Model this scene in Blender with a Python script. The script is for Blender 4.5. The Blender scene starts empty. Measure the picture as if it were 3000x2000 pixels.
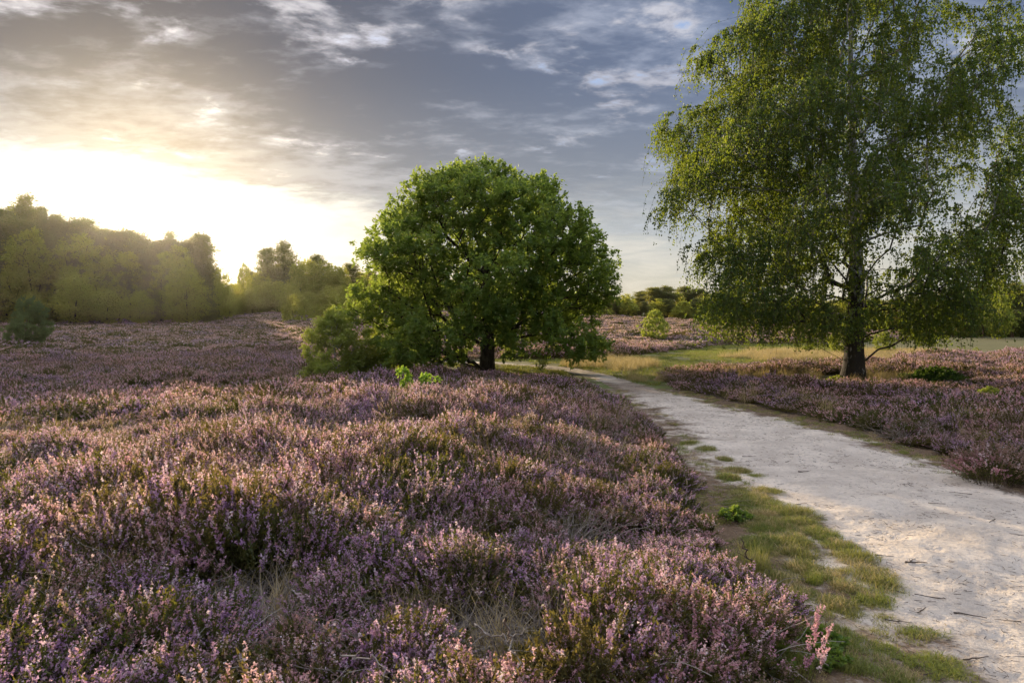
import bpy, math
import numpy as np

# ------------------------------------------------------------------ camera
C = bpy.context.scene
F = 2000.0                      # focal length in photo pixels (3000 wide)
EYE = 1.70
PITCH = math.atan(60.0 / F)
camd = bpy.data.cameras.new('camera')
cam = bpy.data.objects.new('camera', camd)
C.collection.objects.link(cam)
cam.location = (0, 0, EYE)
cam.rotation_euler = (math.pi / 2 - PITCH, 0, 0)
camd.lens = 24.0
camd.sensor_width = 36.0
camd.clip_start = 0.05
camd.clip_end = 5000
C.camera = cam

SUN_AZ = math.radians(-28.0)    # from +Y towards +X
SUN_EL = math.radians(8.6)
SUN_DIR = (math.sin(SUN_AZ) * math.cos(SUN_EL), math.cos(SUN_AZ) * math.cos(SUN_EL), math.sin(SUN_EL))

# ------------------------------------------------------------------ node helper
class S:
    """a node socket with arithmetic"""
    nt = None
    def __init__(self, s): self.s = s
    def __add__(a, b): return M('ADD', a, b)
    def __radd__(a, b): return M('ADD', b, a)
    def __sub__(a, b): return M('SUBTRACT', a, b)
    def __rsub__(a, b): return M('SUBTRACT', b, a)
    def __mul__(a, b): return M('MULTIPLY', a, b)
    def __rmul__(a, b): return M('MULTIPLY', b, a)
    def __truediv__(a, b): return M('DIVIDE', a, b)
    def __rtruediv__(a, b): return M('DIVIDE', b, a)

def setin(inp, v):
    if isinstance(v, S): S.nt.links.new(v.s, inp)
    elif v is not None: inp.default_value = v

def M(op, a, b=None, c=None, clamp=False):
    n = S.nt.nodes.new('ShaderNodeMath'); n.operation = op; n.use_clamp = clamp
    setin(n.inputs[0], a)
    if b is not None: setin(n.inputs[1], b)
    if c is not None: setin(n.inputs[2], c)
    return S(n.outputs[0])

def sstep(x, a, b, lo=0.0, hi=1.0):
    n = S.nt.nodes.new('ShaderNodeMapRange'); n.interpolation_type = 'SMOOTHSTEP'
    for i, v in enumerate((x, a, b, lo, hi)): setin(n.inputs[i], v)
    return S(n.outputs[0])

def mixc(f, a, b, mode='MIX'):
    n = S.nt.nodes.new('ShaderNodeMix'); n.data_type = 'RGBA'; n.blend_type = mode; n.clamp_factor = True
    setin(n.inputs[0], f)
    for i, v in ((6, a), (7, b)):
        if isinstance(v, S): S.nt.links.new(v.s, n.inputs[i])
        else: n.inputs[i].default_value = (*v, 1) if len(v) == 3 else v
    return S(n.outputs[2])

def comb(x, y, z):
    n = S.nt.nodes.new('ShaderNodeCombineXYZ')
    for i, v in enumerate((x, y, z)): setin(n.inputs[i], v)
    return S(n.outputs[0])

def sep(v):
    n = S.nt.nodes.new('ShaderNodeSeparateXYZ'); setin(n.inputs[0], v)
    return S(n.outputs[0]), S(n.outputs[1]), S(n.outputs[2])

def noise(vec, scale, detail=4, rough=0.55, dist=0.0, color=False):
    n = S.nt.nodes.new('ShaderNodeTexNoise')
    if vec is not None: setin(n.inputs['Vector'], vec)
    n.inputs['Scale'].default_value = scale; n.inputs['Detail'].default_value = detail
    n.inputs['Roughness'].default_value = rough; n.inputs['Distortion'].default_value = dist
    return S(n.outputs['Color' if color else 'Fac'])

def mapping(vec, loc=(0, 0, 0), rot=(0, 0, 0), scale=(1, 1, 1)):
    n = S.nt.nodes.new('ShaderNodeMapping'); setin(n.inputs[0], vec)
    n.inputs[1].default_value = loc; n.inputs[2].default_value = rot; n.inputs[3].default_value = scale
    return S(n.outputs[0])

def scalec(c, f):
    n = S.nt.nodes.new('ShaderNodeVectorMath'); n.operation = 'SCALE'
    setin(n.inputs[0], c); setin(n.inputs['Scale'], f)
    return S(n.outputs[0])

def addc(a, b):
    n = S.nt.nodes.new('ShaderNodeVectorMath'); n.operation = 'ADD'
    setin(n.inputs[0], a); setin(n.inputs[1], b)
    return S(n.outputs[0])

def geo(name='Position'):
    n = S.nt.nodes.new('ShaderNodeNewGeometry'); return S(n.outputs[name])

def attr(name, out='Fac'):
    n = S.nt.nodes.new('ShaderNodeAttribute'); n.attribute_name = name; return S(n.outputs[out])

def objrand():
    n = S.nt.nodes.new('ShaderNodeObjectInfo'); return S(n.outputs['Random'])

# ------------------------------------------------------------------ sky
world = bpy.data.worlds.new('World'); C.world = world; world.use_nodes = True
nt = world.node_tree; nt.nodes.clear(); S.nt = nt
tc = nt.nodes.new('ShaderNodeTexCoord')
D = S(tc.outputs['Generated'])
dx, dy, dz = sep(D)
zc = M('MAXIMUM', dz, 0.0)
px, py = dx / (zc + 0.16), dy / (zc + 0.16)
P = comb(px, py, 0.0)
elev = M('ARCSINE', zc) * 57.2958                 # degrees
# angle to the sun
dot = M('ADD', M('ADD', dx * SUN_DIR[0], dy * SUN_DIR[1]), dz * SUN_DIR[2])
ang = M('ARCCOSINE', M('MINIMUM', dot, 1.0)) * 57.2958
azs = M('ARCTAN2', dx, dy) * 57.2958              # azimuth from +Y
sky = nt.nodes.new('ShaderNodeTexSky'); sky.sky_type = 'NISHITA'; sky.sun_disc = False
sky.sun_elevation = SUN_EL; sky.sun_rotation = SUN_AZ % (2 * math.pi)
sky.air_density = 1.0; sky.dust_density = 1.5
nish = scalec(S(sky.outputs[0]), 0.10)
# cloud sheet seen in perspective
Pm = mapping(P, loc=(3.1, 1.7, 0.4), rot=(0, 0, math.radians(-38)), scale=(0.50, 1.25, 1))
n1 = noise(Pm, 1.5, 7, 0.58, 0.3)
n2 = noise(mapping(P, loc=(2.0, 11.0, 2.0), rot=(0, 0, math.radians(-38)), scale=(0.85, 1.2, 1)), 4.6, 9, 0.60, 0.2)
n3 = noise(mapping(P, loc=(5.0, 3.3, 5.0), rot=(0, 0, math.radians(-38)), scale=(0.7, 1.3, 1)), 1.25, 3, 0.5)
n4 = noise(mapping(P, loc=(4.0, 2.0, 8.0), rot=(0, 0, math.radians(-15)), scale=(0.35, 1.5, 1)), 2.2, 8, 0.62, 0.4)
shade = M('ADD', n1 * 0.52, M('ADD', n2 * 0.26, n4 * 0.22))
shade = shade + (noise(mapping(P, loc=(2.0, 3.0, 1.0), rot=(0, 0, math.radians(-38)), scale=(0.8, 1.3, 1)), 11.0, 6, 0.6, 0.2) - 0.5) * 0.27
side = sstep(azs, -34.0, 26.0)                     # away from the sun
darkc = mixc(side, (0.044, 0.050, 0.072), (0.105, 0.138, 0.225))
lightc = mixc(side, (0.30, 0.295, 0.33), (0.27, 0.31, 0.41))
deck = mixc(sstep(shade, 0.43, 0.60), darkc, lightc)
# lower deck gets paler and greyer
low = sstep(elev, 21.0, 8.0)
deck = mixc(low * 0.62, deck, mixc(sstep(shade, 0.4, 0.6), (0.24, 0.255, 0.275), (0.35, 0.36, 0.37)))
# warm light of the sun on the cloud bases
warm = sstep(ang, 16.0, 2.0)
deck = mixc(warm * 0.65, deck, mixc(sstep(shade, 0.40, 0.62), (0.25, 0.23, 0.19), (0.46, 0.42, 0.34)))
# openings
openmask = sstep(M('ADD', n2 * 0.62, n3 * 0.38) + sstep(elev, 13.0, 26.0) * 0.075, 0.56, 0.66) * sstep(elev, 8.0, 22.0, 0.45, 1.0)
openc = mixc(sstep(n2, 0.60, 0.70), mixc(sstep(n1, 0.4, 0.6), (0.44, 0.43, 0.47), (0.76, 0.72, 0.71)), mixc(0.5, nish, (0.27, 0.40, 0.74)))
deck = mixc(openmask, deck, openc)
# deck brightened overhead, out of view, as added fill light for the heath
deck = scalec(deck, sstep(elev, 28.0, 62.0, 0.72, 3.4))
# below the deck: layered evening sky
lay = noise(mapping(comb(azs * 0.035, elev * 0.16, 0.0), loc=(2.3, 0.9, 0)), 3.0, 7, 0.62, 0.6)
lowc = mixc(sstep(elev, 0.0, 9.0), (0.40, 0.37, 0.30), (0.33, 0.35, 0.36))
lowc = mixc(sstep(lay, 0.46, 0.66) * 0.55, lowc, (0.54, 0.50, 0.44))
lowc = mixc(sstep(lay, 0.50, 0.36) * 0.40, lowc, (0.27, 0.31, 0.36))
edge = elev + (n2 - 0.5) * 7.0 + (n1 - 0.5) * 6.0 + (n4 - 0.5) * 5.0
edge_az = sstep(azs, -40.0, 4.0, 12.4, 8.0)
dm = sstep((edge - edge_az) / sstep(azs, -20.0, 8.0, 1.0, 3.5), -1.2, 1.2)
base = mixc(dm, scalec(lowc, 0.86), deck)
# bright clearing round the sun, under the deck
inv = M('SUBTRACT', 1.0, dm)
clear = sstep(ang, 22.0, 12.0) * inv
clear = clear * M('SUBTRACT', 1.0, sstep(lay, 0.60, 0.42) * sstep(ang, 9.0, 20.0) * 0.75)
base = mixc(clear, base, (0.53, 0.515, 0.475))
pd = M('MAXIMUM', dot, 0.0)
base = addc(base, scalec(comb(0.95, 0.74, 0.40), M('POWER', pd, 260.0) * (inv * 0.26 + 0.01) + M('POWER', pd, 2500.0) * inv * 3.0))
base = addc(base, scalec(nish, 0.06))
# below the horizon
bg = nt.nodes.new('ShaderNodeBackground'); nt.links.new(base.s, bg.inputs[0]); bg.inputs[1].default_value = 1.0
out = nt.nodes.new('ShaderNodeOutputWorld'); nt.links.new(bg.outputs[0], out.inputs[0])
try:
    world.cycles.sampling_method = 'MANUAL'; world.cycles.sample_map_resolution = 512
except Exception:
    pass

# ------------------------------------------------------------------ sun
ld = bpy.data.lights.new('sun', 'SUN'); ld.energy = 5.0; ld.angle = math.radians(0.6); ld.color = (1.0, 0.78, 0.52)
sun = bpy.data.objects.new('sun', ld); C.collection.objects.link(sun)
from mathutils import Vector
sun.rotation_euler = Vector(SUN_DIR).to_track_quat('Z', 'Y').to_euler()
sun.location = (-40, 70, 60)

C.view_settings.view_transform = 'Standard'; C.view_settings.look = 'None'
C.view_settings.exposure = 0.88; C.view_settings.gamma = 1.0
C.view_settings.use_curve_mapping = False
C.render.engine = 'CYCLES'
cy = C.cycles
cy.use_denoising = True
cy.denoiser = 'OPENIMAGEDENOISE'; cy.denoising_prefilter = 'ACCURATE'; cy.denoising_input_passes = 'RGB_ALBEDO_NORMAL'
cy.max_bounces = 6; cy.diffuse_bounces = 3; cy.glossy_bounces = 1; cy.transmission_bounces = 4
cy.volume_bounces = 0; cy.transparent_max_bounces = 4
cy.caustics_reflective = False; cy.caustics_refractive = False
cy.sample_clamp_indirect = 3.0
cy.use_adaptive_sampling = True; cy.adaptive_threshold = 0.02

# ------------------------------------------------------------------ mesh helpers
rng = np.random.default_rng(7)
def R_(seed): return np.random.default_rng(seed)

def mesh(name, V, F4=None, F3=None, mats=(), mi=None, attrs=None, smooth=False):
    V = np.asarray(V, np.float32)
    f4 = np.zeros((0, 4), np.int32) if F4 is None else np.asarray(F4, np.int32)
    f3 = np.zeros((0, 3), np.int32) if F3 is None else np.asarray(F3, np.int32)
    me = bpy.data.meshes.new(name)
    me.vertices.add(len(V)); me.vertices.foreach_set('co', V.ravel())
    nl = f4.size + f3.size
    me.loops.add(nl); me.loops.foreach_set('vertex_index', np.concatenate([f4.ravel(), f3.ravel()]))
    npoly = len(f4) + len(f3)
    me.polygons.add(npoly)
    ls = np.concatenate([np.arange(len(f4)) * 4, f4.size + np.arange(len(f3)) * 3]).astype(np.int32)
    me.polygons.foreach_set('loop_start', ls)
    for m in mats: me.materials.append(m)
    if mi is not None: me.polygons.foreach_set('material_index', np.asarray(mi, np.int32))
    me.polygons.foreach_set('use_smooth', np.full(npoly, smooth, bool))
    if attrs:
        for k, a in attrs.items():
            a = np.asarray(a, np.float32)
            if a.ndim == 1:
                at = me.attributes.new(k, 'FLOAT', 'POINT'); at.data.foreach_set('value', a)
            else:
                at = me.attributes.new(k, 'FLOAT_COLOR', 'POINT')
                at.data.foreach_set('color', np.c_[a, np.ones(len(a))].astype(np.float32).ravel())
    me.update(calc_edges=True)
    return me

def link(name, data, parent=None, loc=None):
    o = bpy.data.objects.new(name, data); C.collection.objects.link(o)
    if parent is not None: o.parent = parent
    if loc is not None: o.location = loc
    return o

def tag(o, label=None, cat=None, group=None, kind=None):
    if label: o['label'] = label
    if cat: o['category'] = cat
    if group: o['group'] = group
    if kind: o['kind'] = kind
    return o

def merge(parts):
    """parts: list of (V, F4, F3, mat, rnd) -> joined arrays"""
    Vs, f4s, f3s, m4, m3, rs = [], [], [], [], [], []
    off = 0
    for V, F4, F3, mt, r in parts:
        Vs.append(V); rs.append(r)
        if F4 is not None and len(F4): f4s.append(np.asarray(F4) + off); m4.append(np.full(len(F4), mt))
        if F3 is not None and len(F3): f3s.append(np.asarray(F3) + off); m3.append(np.full(len(F3), mt))
        off += len(V)
    V = np.concatenate(Vs); r = np.concatenate(rs)
    F4 = np.concatenate(f4s) if f4s else None; F3 = np.concatenate(f3s) if f3s else None
    mi = np.concatenate(m4 + m3)
    return V, F4, F3, mi, r

def _hash(ix, iy, seed):
    n = (ix * 374761393 + iy * 668265263 + seed * 974711) & 0xffffffff
    n = ((n ^ (n >> 13)) * 1274126177) & 0xffffffff
    return ((n ^ (n >> 16)) & 0xffff) / 65535.0

def vnoise(x, y, scale=1.0, octs=3, seed=0):
    x = np.asarray(x, float) * scale; y = np.asarray(y, float) * scale
    tot = 0; amp = 1; s = 0
    for o in range(octs):
        ix = np.floor(x).astype(np.int64); iy = np.floor(y).astype(np.int64)
        fx = x - ix; fy = y - iy
        fx = fx * fx * (3 - 2 * fx); fy = fy * fy * (3 - 2 * fy)
        a = _hash(ix, iy, seed + o); b = _hash(ix + 1, iy, seed + o)
        c = _hash(ix, iy + 1, seed + o); d = _hash(ix + 1, iy + 1, seed + o)
        tot = tot + amp * ((a * (1 - fx) + b * fx) * (1 - fy) + (c * (1 - fx) + d * fx) * fy)
        s += amp; amp *= 0.5; x = x * 2.03 + 11.7; y = y * 2.03 + 5.3
    return tot / s

# ------------------------------------------------------------------ terrain
_S = np.radians([-60, -37, -24, -17, -6, 4, 10, 20, 33, 60])
_Dm = np.array([0, 14, 20, 35, 55, 80, 110, 150, 220, 420.0])
_Z = np.array([
    [0, 0, 0, 0, 0, 0, 0, 0, 0, 0],
    [0, 0, 0, 0, 0, 0, 0, 0, 0, 0],
    [-.65, -.65, -.6, -.35, 0, 0, 0, 0, 0, 0],
    [-.55, -.55, -.5, -.3, -.1, 0, 0, 0, 0, 0],
    [0, 0, .1, .35, .4, .35, .1, -.05, -.1, -.1],
    [.7, .7, .9, 1.5, 1.6, 1.2, .9, .2, -.3, -.3],
    [1.4, 1.4, 2.0, 3.0, 3.1, 2.7, 2.2, .8, -.7, -.7],
    [2.0, 2.0, 2.8, 4.0, 4.0, 3.3, 2.6, 1.0, -1.0, -1.0],
    [2.0, 2.0, 2.8, 4.0, 4.0, 3.3, 2.6, 1.0, -1.0, -1.0],
    [2.0, 2.0, 2.8, 4.0, 4.0, 3.3, 2.6, 1.0, -1.0, -1.0]])
_gd = np.linspace(0, math.log(421 / 3 + 1), 160)
_ga = np.linspace(-math.pi / 2, math.pi / 2, 180)
def _bil(zt, xs, ys, X, Y):
    i = np.clip(np.searchsorted(xs, X) - 1, 0, len(xs) - 2); j = np.clip(np.searchsorted(ys, Y) - 1, 0, len(ys) - 2)
    fx = np.clip((X - xs[i]) / (xs[i + 1] - xs[i]), 0, 1); fy = np.clip((Y - ys[j]) / (ys[j + 1] - ys[j]), 0, 1)
    return (zt[i, j] * (1 - fx) * (1 - fy) + zt[i + 1, j] * fx * (1 - fy) + zt[i, j + 1] * (1 - fx) * fy + zt[i + 1, j + 1] * fx * fy)
_dd = (np.exp(_gd) - 1) * 3
_T = _bil(_Z, _Dm, _S, _dd[:, None] + 0 * _ga[None], _ga[None] + 0 * _dd[:, None])
for _ in range(6):                       # smooth in log-polar space
    p = np.pad(_T, 2, mode='edge')
    _T = sum(p[2 + a:2 + a + _T.shape[0], 2 + b:2 + b + _T.shape[1]] for a in (-2, 0, 2) for b in (-2, 0, 2)) / 9
def H(X, Y):
    X = np.asarray(X, float); Y = np.asarray(Y, float)
    d = np.hypot(X, Y); a = np.arctan2(X, np.where(Y < 0, 0.01, Y))
    z = _bil(_T, _gd, _ga, np.log(d / 3 + 1), np.clip(a, -1.5, 1.5))
    k = np.clip((d - 16) / 20, 0, 1)
    return z + k * (vnoise(X, Y, 0.09, 2, 3) - .5) * 0.35
def Hf(x, y): return float(H(np.array([x]), np.array([y]))[0])

def ground_at(pxs, pys, up=0.0):
    """points where photo pixels meet the ground (plus up)"""
    pxs = np.atleast_1d(np.asarray(pxs, float)); pys = np.atleast_1d(np.asarray(pys, float))
    a = (pxs - 1500) / F; b = -(pys - 1000) / F
    cp, sp = math.cos(PITCH), math.sin(PITCH)
    dxx = a; dyy = cp + b * sp; dzz = -sp + b * cp
    ts = np.exp(np.linspace(math.log(1.5), math.log(400), 1500))
    X = dxx[:, None] * ts; Y = dyy[:, None] * ts; Z = EYE + dzz[:, None] * ts
    hit = Z < H(X, Y) + up
    i = np.where(hit.any(1), hit.argmax(1), len(ts) - 1)
    r = np.arange(len(pxs))
    return np.c_[X[r, i], Y[r, i]]

def place(pxx, dist):
    """ground point at a photo column and a distance"""
    x = (pxx - 1500) / F * dist
    return (x, dist, Hf(x, dist))
def top_h(pyy, dist, z0):
    """height above z0 that reaches photo row pyy at dist"""
    return EYE + (940 - pyy) / F * dist - z0

def inpoly(P, X, Y):
    X = np.asarray(X); Y = np.asarray(Y); c = np.zeros(X.shape, bool); n = len(P)
    for i in range(n):
        x0, y0 = P[i]; x1, y1 = P[(i + 1) % n]
        if y0 == y1: continue
        m = ((y0 > Y) != (y1 > Y)) & (X < (x1 - x0) * (Y - y0) / (y1 - y0) + x0)
        c ^= m
    return c
def pdist(P, X, Y, closed=False):
    X = np.asarray(X, float); Y = np.asarray(Y, float); d = np.full(X.shape, 1e9)
    n = len(P)
    for i in range(n if closed else n - 1):
        a = P[i]; b = P[(i + 1) % n]; ab = b - a; L = max((ab ** 2).sum(), 1e-9)
        t = np.clip(((X - a[0]) * ab[0] + (Y - a[1]) * ab[1]) / L, 0, 1)
        d = np.minimum(d, np.hypot(X - a[0] - t * ab[0], Y - a[1] - t * ab[1]))
    return d

def G(pts):
    p = np.array(pts, float); return ground_at(p[:, 0], p[:, 1])

SAND_L = G([(2760, 2280), (2700, 2060), (2650, 1960), (2570, 1870), (2490, 1790), (2440, 1720), (2390, 1640), (2330, 1560), (2270, 1500),
            (2190, 1450), (2110, 1400), (2045, 1335), (1990, 1280), (1949, 1240), (1885, 1195), (1835, 1163), (1790, 1134),
            (1735, 1108), (1650, 1088), (1560, 1076), (1445, 1068), (1300, 1064)])
SAND_R = G([(3900, 1900), (3500, 1640), (3200, 1520), (3000, 1437), (2916, 1415), (2750, 1360), (2584, 1318), (2500, 1285), (2352, 1243),
            (2200, 1210), (2087, 1181), (1980, 1152), (1916, 1136), (1866, 1122), (1783, 1098), (1700, 1080), (1600, 1070),
            (1445, 1060), (1300, 1057)])
SAND = np.concatenate([SAND_L, SAND_R[::-1]])
def resample(P, n):
    d = np.r_[0, np.cumsum(np.hypot(*np.diff(P, axis=0).T))]
    t = np.linspace(0, 1, n) * d[-1]
    q = np.c_[np.interp(t, d, P[:, 0]), np.interp(t, d, P[:, 1])]
    for _ in range(8):
        q[1:-1] = (q[:-2] + 2 * q[1:-1] + q[2:]) / 4
    return q
PN = 620
PL = resample(SAND_L, PN); PR = resample(SAND_R, PN)
_nl = (vnoise(np.arange(PN) * 0.06, 0 * np.arange(PN), 1, 4, 41) - .5) * 0.55
_nr = (vnoise(np.arange(PN) * 0.06, 0 * np.arange(PN), 1, 4, 43) - .5) * 0.40
_far = np.clip(1 - (PL[:, 1] - 14) / 10, 0.25, 1)
_u = PR - PL; _u /= np.linalg.norm(_u, axis=1)[:, None]
PL = PL - _u * (_nl * _far)[:, None]; PR = PR + _u * (_nr * _far)[:, None]
RIM = np.concatenate([PL[::5], PR[::-5]])
HL = G([(2480, 2400), (2400, 2100), (2370, 1960), (2400, 1850), (2335, 1770), (2200, 1690), (2160, 1580), (2110, 1500), (2050, 1400),
        (2005, 1330), (1955, 1275), (1895, 1228), (1835, 1190), (1780, 1158), (1700, 1130), (1600, 1116), (1500, 1112), (1300, 1106)])
HL[:, 0] -= np.interp(HL[:, 1], [2, 6, 12, 20], [0.22, 0.26, 0.24, 0.1])
HR_low = G([(3900, 1720), (3400, 1560), (3150, 1480), (2990, 1415), (2900, 1385), (2760, 1335), (2600, 1292), (2518, 1255), (2352, 1222), (2230, 1198),
            (2087, 1168), (2000, 1146), (1935, 1115)])
HR_low[:, 1] += 0.22; HR_low[:, 0] += 0.12
HR_up = G([(1935, 1098), (2060, 1085), (2200, 1078), (2400, 1072), (2560, 1068), (2700, 1056), (2850, 1040), (3000, 1036), (3500, 1040)])
HR = np.concatenate([HR_low, HR_up, [[40, 8.]]])
FAR_low = G([(1650, 1062), (1730, 1058), (1790, 1052), (1900, 1037), (2060, 1014), (2200, 1008), (2450, 1003), (2700, 1000)])
MEAD = np.concatenate([G([(1300, 1057), (1445, 1060), (1600, 1070), (1700, 1080), (1783, 1098), (1866, 1122), (1930, 1130)]), HR_up,
                       G([(3500, 996), (2700, 1000)]), FAR_low[::-1][1:], G([(1400, 1050)])])
BOW = place(2500, 19.6)        # birch
OAK = place(1425, 23.6)        # oak

def rim_sd(X, Y):
    """signed distance to the rim of the sand, negative on the sand; and True where the right rim is nearer"""
    d1 = pdist(PL[::5], X, Y); d2 = pdist(PR[::5], X, Y)
    ins = inpoly(RIM, X, Y); d = np.minimum(d1, d2)
    return np.where(ins, -d, d), d2 < d1
def surf(X, Y, sd):
    return H(X, Y) + (vnoise(X, Y, 1.1, 1, 8) - 0.55) * 0.06 * np.clip((26 - np.hypot(X, Y)) / 6, 0, 1) * np.clip(np.abs(sd) / 0.5, 0.15, 1)
patches = [(2190, 1455, 60, 16), (2250, 1440, 40, 12), (2215, 1480, 80, 22), (2300, 1500, 90, 24), (2240, 1530, 70, 22), (2330, 1530, 60, 18), (2300, 1555, 90, 20), (2380, 1560, 70, 16),
           (2310, 1595, 70, 26), (2340, 1630, 40, 20), (2420, 1575, 40, 14), (2460, 1600, 45, 22), (2500, 1640, 60, 25), (2550, 1690, 60, 28), (2590, 1725, 45, 30), (2560, 1760, 50, 22),
           (2480, 1725, 50, 14), (2400, 1680, 60, 18), (2350, 1660, 50, 18), (2070, 1320, 30, 7), (2120, 1345, 30, 7), (2160, 1378, 40, 8), (2215, 1395, 30, 8), (2130, 1400, 30, 10), (2030, 1300, 30, 8),
           (2450, 1770, 40, 20), (2500, 1800, 40, 14), (2440, 1860, 50, 25), (2500, 1890, 70, 26), (2560, 1905, 50, 20), (2480, 1950, 60, 26), (2560, 1960, 70, 28), (2620, 1985, 60, 26),
           (2400, 1800, 30, 14), (2390, 1930, 40, 20), (2240, 1505, 50, 12), (2230, 1600, 50, 26), (2280, 1690, 40, 24), (2350, 1740, 40, 18)]
patches2 = [(2590, 1812, 24, 10, 'tiny turf tuft on the bare sand above the lowest turf islands'), (2700, 1858, 70, 18, 'long low turf island lying alone on the sand near the lower right'),
            (2730, 1945, 80, 20, 'wide turf island at the bottom edge of the sandy path'), (2800, 1985, 70, 18, 'turf island cut by the bottom edge of the picture')]
def _pr(pl):
    out = []
    for (a, b_, hw, hh) in pl:
        g2 = G([(a, b_), (a - hw, b_), (a + hw, b_), (a, b_ - hh), (a, b_ + hh)])
        out.append((g2[0][0], g2[0][1], abs(g2[2][0] - g2[1][0]) / 2, abs(g2[3][1] - g2[4][1]) / 2))
    return out
PATCH = _pr(patches)
def turf_val(X, Y, P=None, k=1.07):
    v = np.zeros(np.shape(X))
    for cx, cy_, rx, ry in (P or PATCH):
        v = np.maximum(v, 1.25 - np.sqrt(((X - cx) / rx / k) ** 2 + ((Y - cy_) / ry / k) ** 2))
    return v + (vnoise(X, Y, 6, 3, 431) - .5) * 0.9 * (v > 0)

def left_side(X, Y):
    """True left of the left heather boundary (near part) """
    P = np.concatenate([HL, [[-60, HL[-1][1] + 2], [-60, -5], [HL[0][0], -5]]])
    return inpoly(P, X, Y)

_dS = None
def zone_heather(X, Y):
    """returns 0/1 mask where heather grows"""
    X = np.asarray(X, float); Y = np.asarray(Y, float)
    near = left_side(X, Y)
    oakbare = (np.hypot((X - OAK[0]) / 1.5, Y - OAK[1]) < 2.6)
    back_left = (Y >= HL[-1][1] + 2) & (X < -3.2 - (Y - 23) * 0.02) & (Y > 20) & ~oakbare
    behind_oak = (Y > 42) & (X < 0.16 * Y)
    fl = FAR_low[np.argsort(FAR_low[:, 0])]
    far = (Y > 30) & (Y > np.interp(X, fl[:, 0], fl[:, 1])) & (X > -6) & (X < 0.60 * Y + 0)
    far &= (X / np.maximum(Y, 1) < 0.56 + 0 * X)
    right = inpoly(HR, X, Y)
    rb = (((X - (BOW[0] - 0.6)) / 3.4) ** 2 + ((Y - BOW[1] + 0.6) / 1.5) ** 2 < 0.75 + 0.9 * vnoise(X, Y, 0.9, 2, 5))
    right &= ~rb
    m = near | back_left | behind_oak | far | right
    m &= ~inpoly(SAND, X, Y)
    return m

def in_view(X, Y, pad=2.5, k=0.80):
    return (np.abs(X) < k * Y + pad)

# ------------------------------------------------------------------ materials
def mat(name):
    m = bpy.data.materials.new(name); m.use_nodes = True
    m.node_tree.nodes.clear(); S.nt = m.node_tree
    return m
def finish(m, bsdf, disp=None):
    o = m.node_tree.nodes.new('ShaderNodeOutputMaterial'); m.node_tree.links.new(bsdf, o.inputs[0])
def principled(color, rough=0.9, spec=0.2, normal=None):
    n = S.nt.nodes.new('ShaderNodeBsdfPrincipled')
    setin(n.inputs['Base Color'], color if isinstance(color, S) else (*color, 1))
    setin(n.inputs['Roughness'], rough); setin(n.inputs['Specular IOR Level'], spec)
    if normal is not None: setin(n.inputs['Normal'], normal)
    return n.outputs[0]
def bump(h, strength=0.5, dist=0.02):
    n = S.nt.nodes.new('ShaderNodeBump'); setin(n.inputs['Height'], h)
    n.inputs['Strength'].default_value = strength; n.inputs['Distance'].default_value = dist
    return S(n.outputs[0])

def leaf_mat(name, ca, cb, ta, tb, trans=0.45, spec=0.25, patch=None, rough=0.55):
    """two-sided leaf: reflected colour ca..cb, light let through ta..tb"""
    m = mat(name)
    r = attr('rnd'); o = objrand()
    f = M('ADD', r * 0.75, o * 0.25)
    refl = mixc(f, ca, cb); tr = mixc(f, ta, tb)
    if patch:
        pn = noise(geo(), patch[0], 2, 0.5)
        k = sstep(pn, 0.4, 0.62)
        refl = mixc(k * patch[3], refl, patch[1]); tr = mixc(k * patch[3], tr, patch[2])
    d = principled(refl, rough, spec)
    t = S.nt.nodes.new('ShaderNodeBsdfTranslucent'); setin(t.inputs[0], tr)
    x = S.nt.nodes.new('ShaderNodeMixShader'); x.inputs[0].default_value = trans
    S.nt.links.new(d, x.inputs[1]); S.nt.links.new(t.outputs[0], x.inputs[2])
    finish(m, x.outputs[0]); return m

OAKLEAF = leaf_mat('oak_leaf', (0.055, 0.115, 0.022), (0.115, 0.185, 0.035), (0.24, 0.38, 0.04), (0.48, 0.55, 0.08), 0.48, 0.4)
BIRCHLEAF = leaf_mat('birch_leaf', (0.045, 0.092, 0.030), (0.095, 0.145, 0.040), (0.16, 0.26, 0.02), (0.42, 0.44, 0.03), 0.45, 0.35)
SHRUBLEAF = leaf_mat('shrub_leaf', (0.15, 0.20, 0.05), (0.25, 0.30, 0.08), (0.45, 0.53, 0.06), (0.66, 0.68, 0.11), 0.45, 0.3)
YELLOWLEAF = leaf_mat('pale_leaf', (0.14, 0.18, 0.035), (0.22, 0.26, 0.05), (0.4, 0.45, 0.05), (0.5, 0.55, 0.08), 0.45, 0.3)
SHOOTLEAF = leaf_mat('shoot_leaf', (0.12, 0.24, 0.03), (0.2, 0.34, 0.05), (0.4, 0.6, 0.04), (0.5, 0.65, 0.08), 0.5, 0.3)
DARKOAK = leaf_mat('dark_oak_leaf', (0.045, 0.085, 0.018), (0.07, 0.12, 0.025), (0.10, 0.20, 0.02), (0.2, 0.3, 0.03), 0.4, 0.3)
PINELEAF = leaf_mat('pine_needles', (0.075, 0.105, 0.045), (0.125, 0.15, 0.055), (0.34, 0.34, 0.05), (0.60, 0.54, 0.09), 0.35, 0.2)
PINEBLUE = leaf_mat('young_pine_needles', (0.10, 0.145, 0.055), (0.15, 0.20, 0.075), (0.22, 0.32, 0.06), (0.34, 0.42, 0.08), 0.35, 0.2)
FORESTLEAF = leaf_mat('forest_leaf', (0.095, 0.135, 0.035), (0.170, 0.195, 0.055), (0.42, 0.46, 0.05), (0.70, 0.66, 0.10), 0.6, 0.2)
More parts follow.
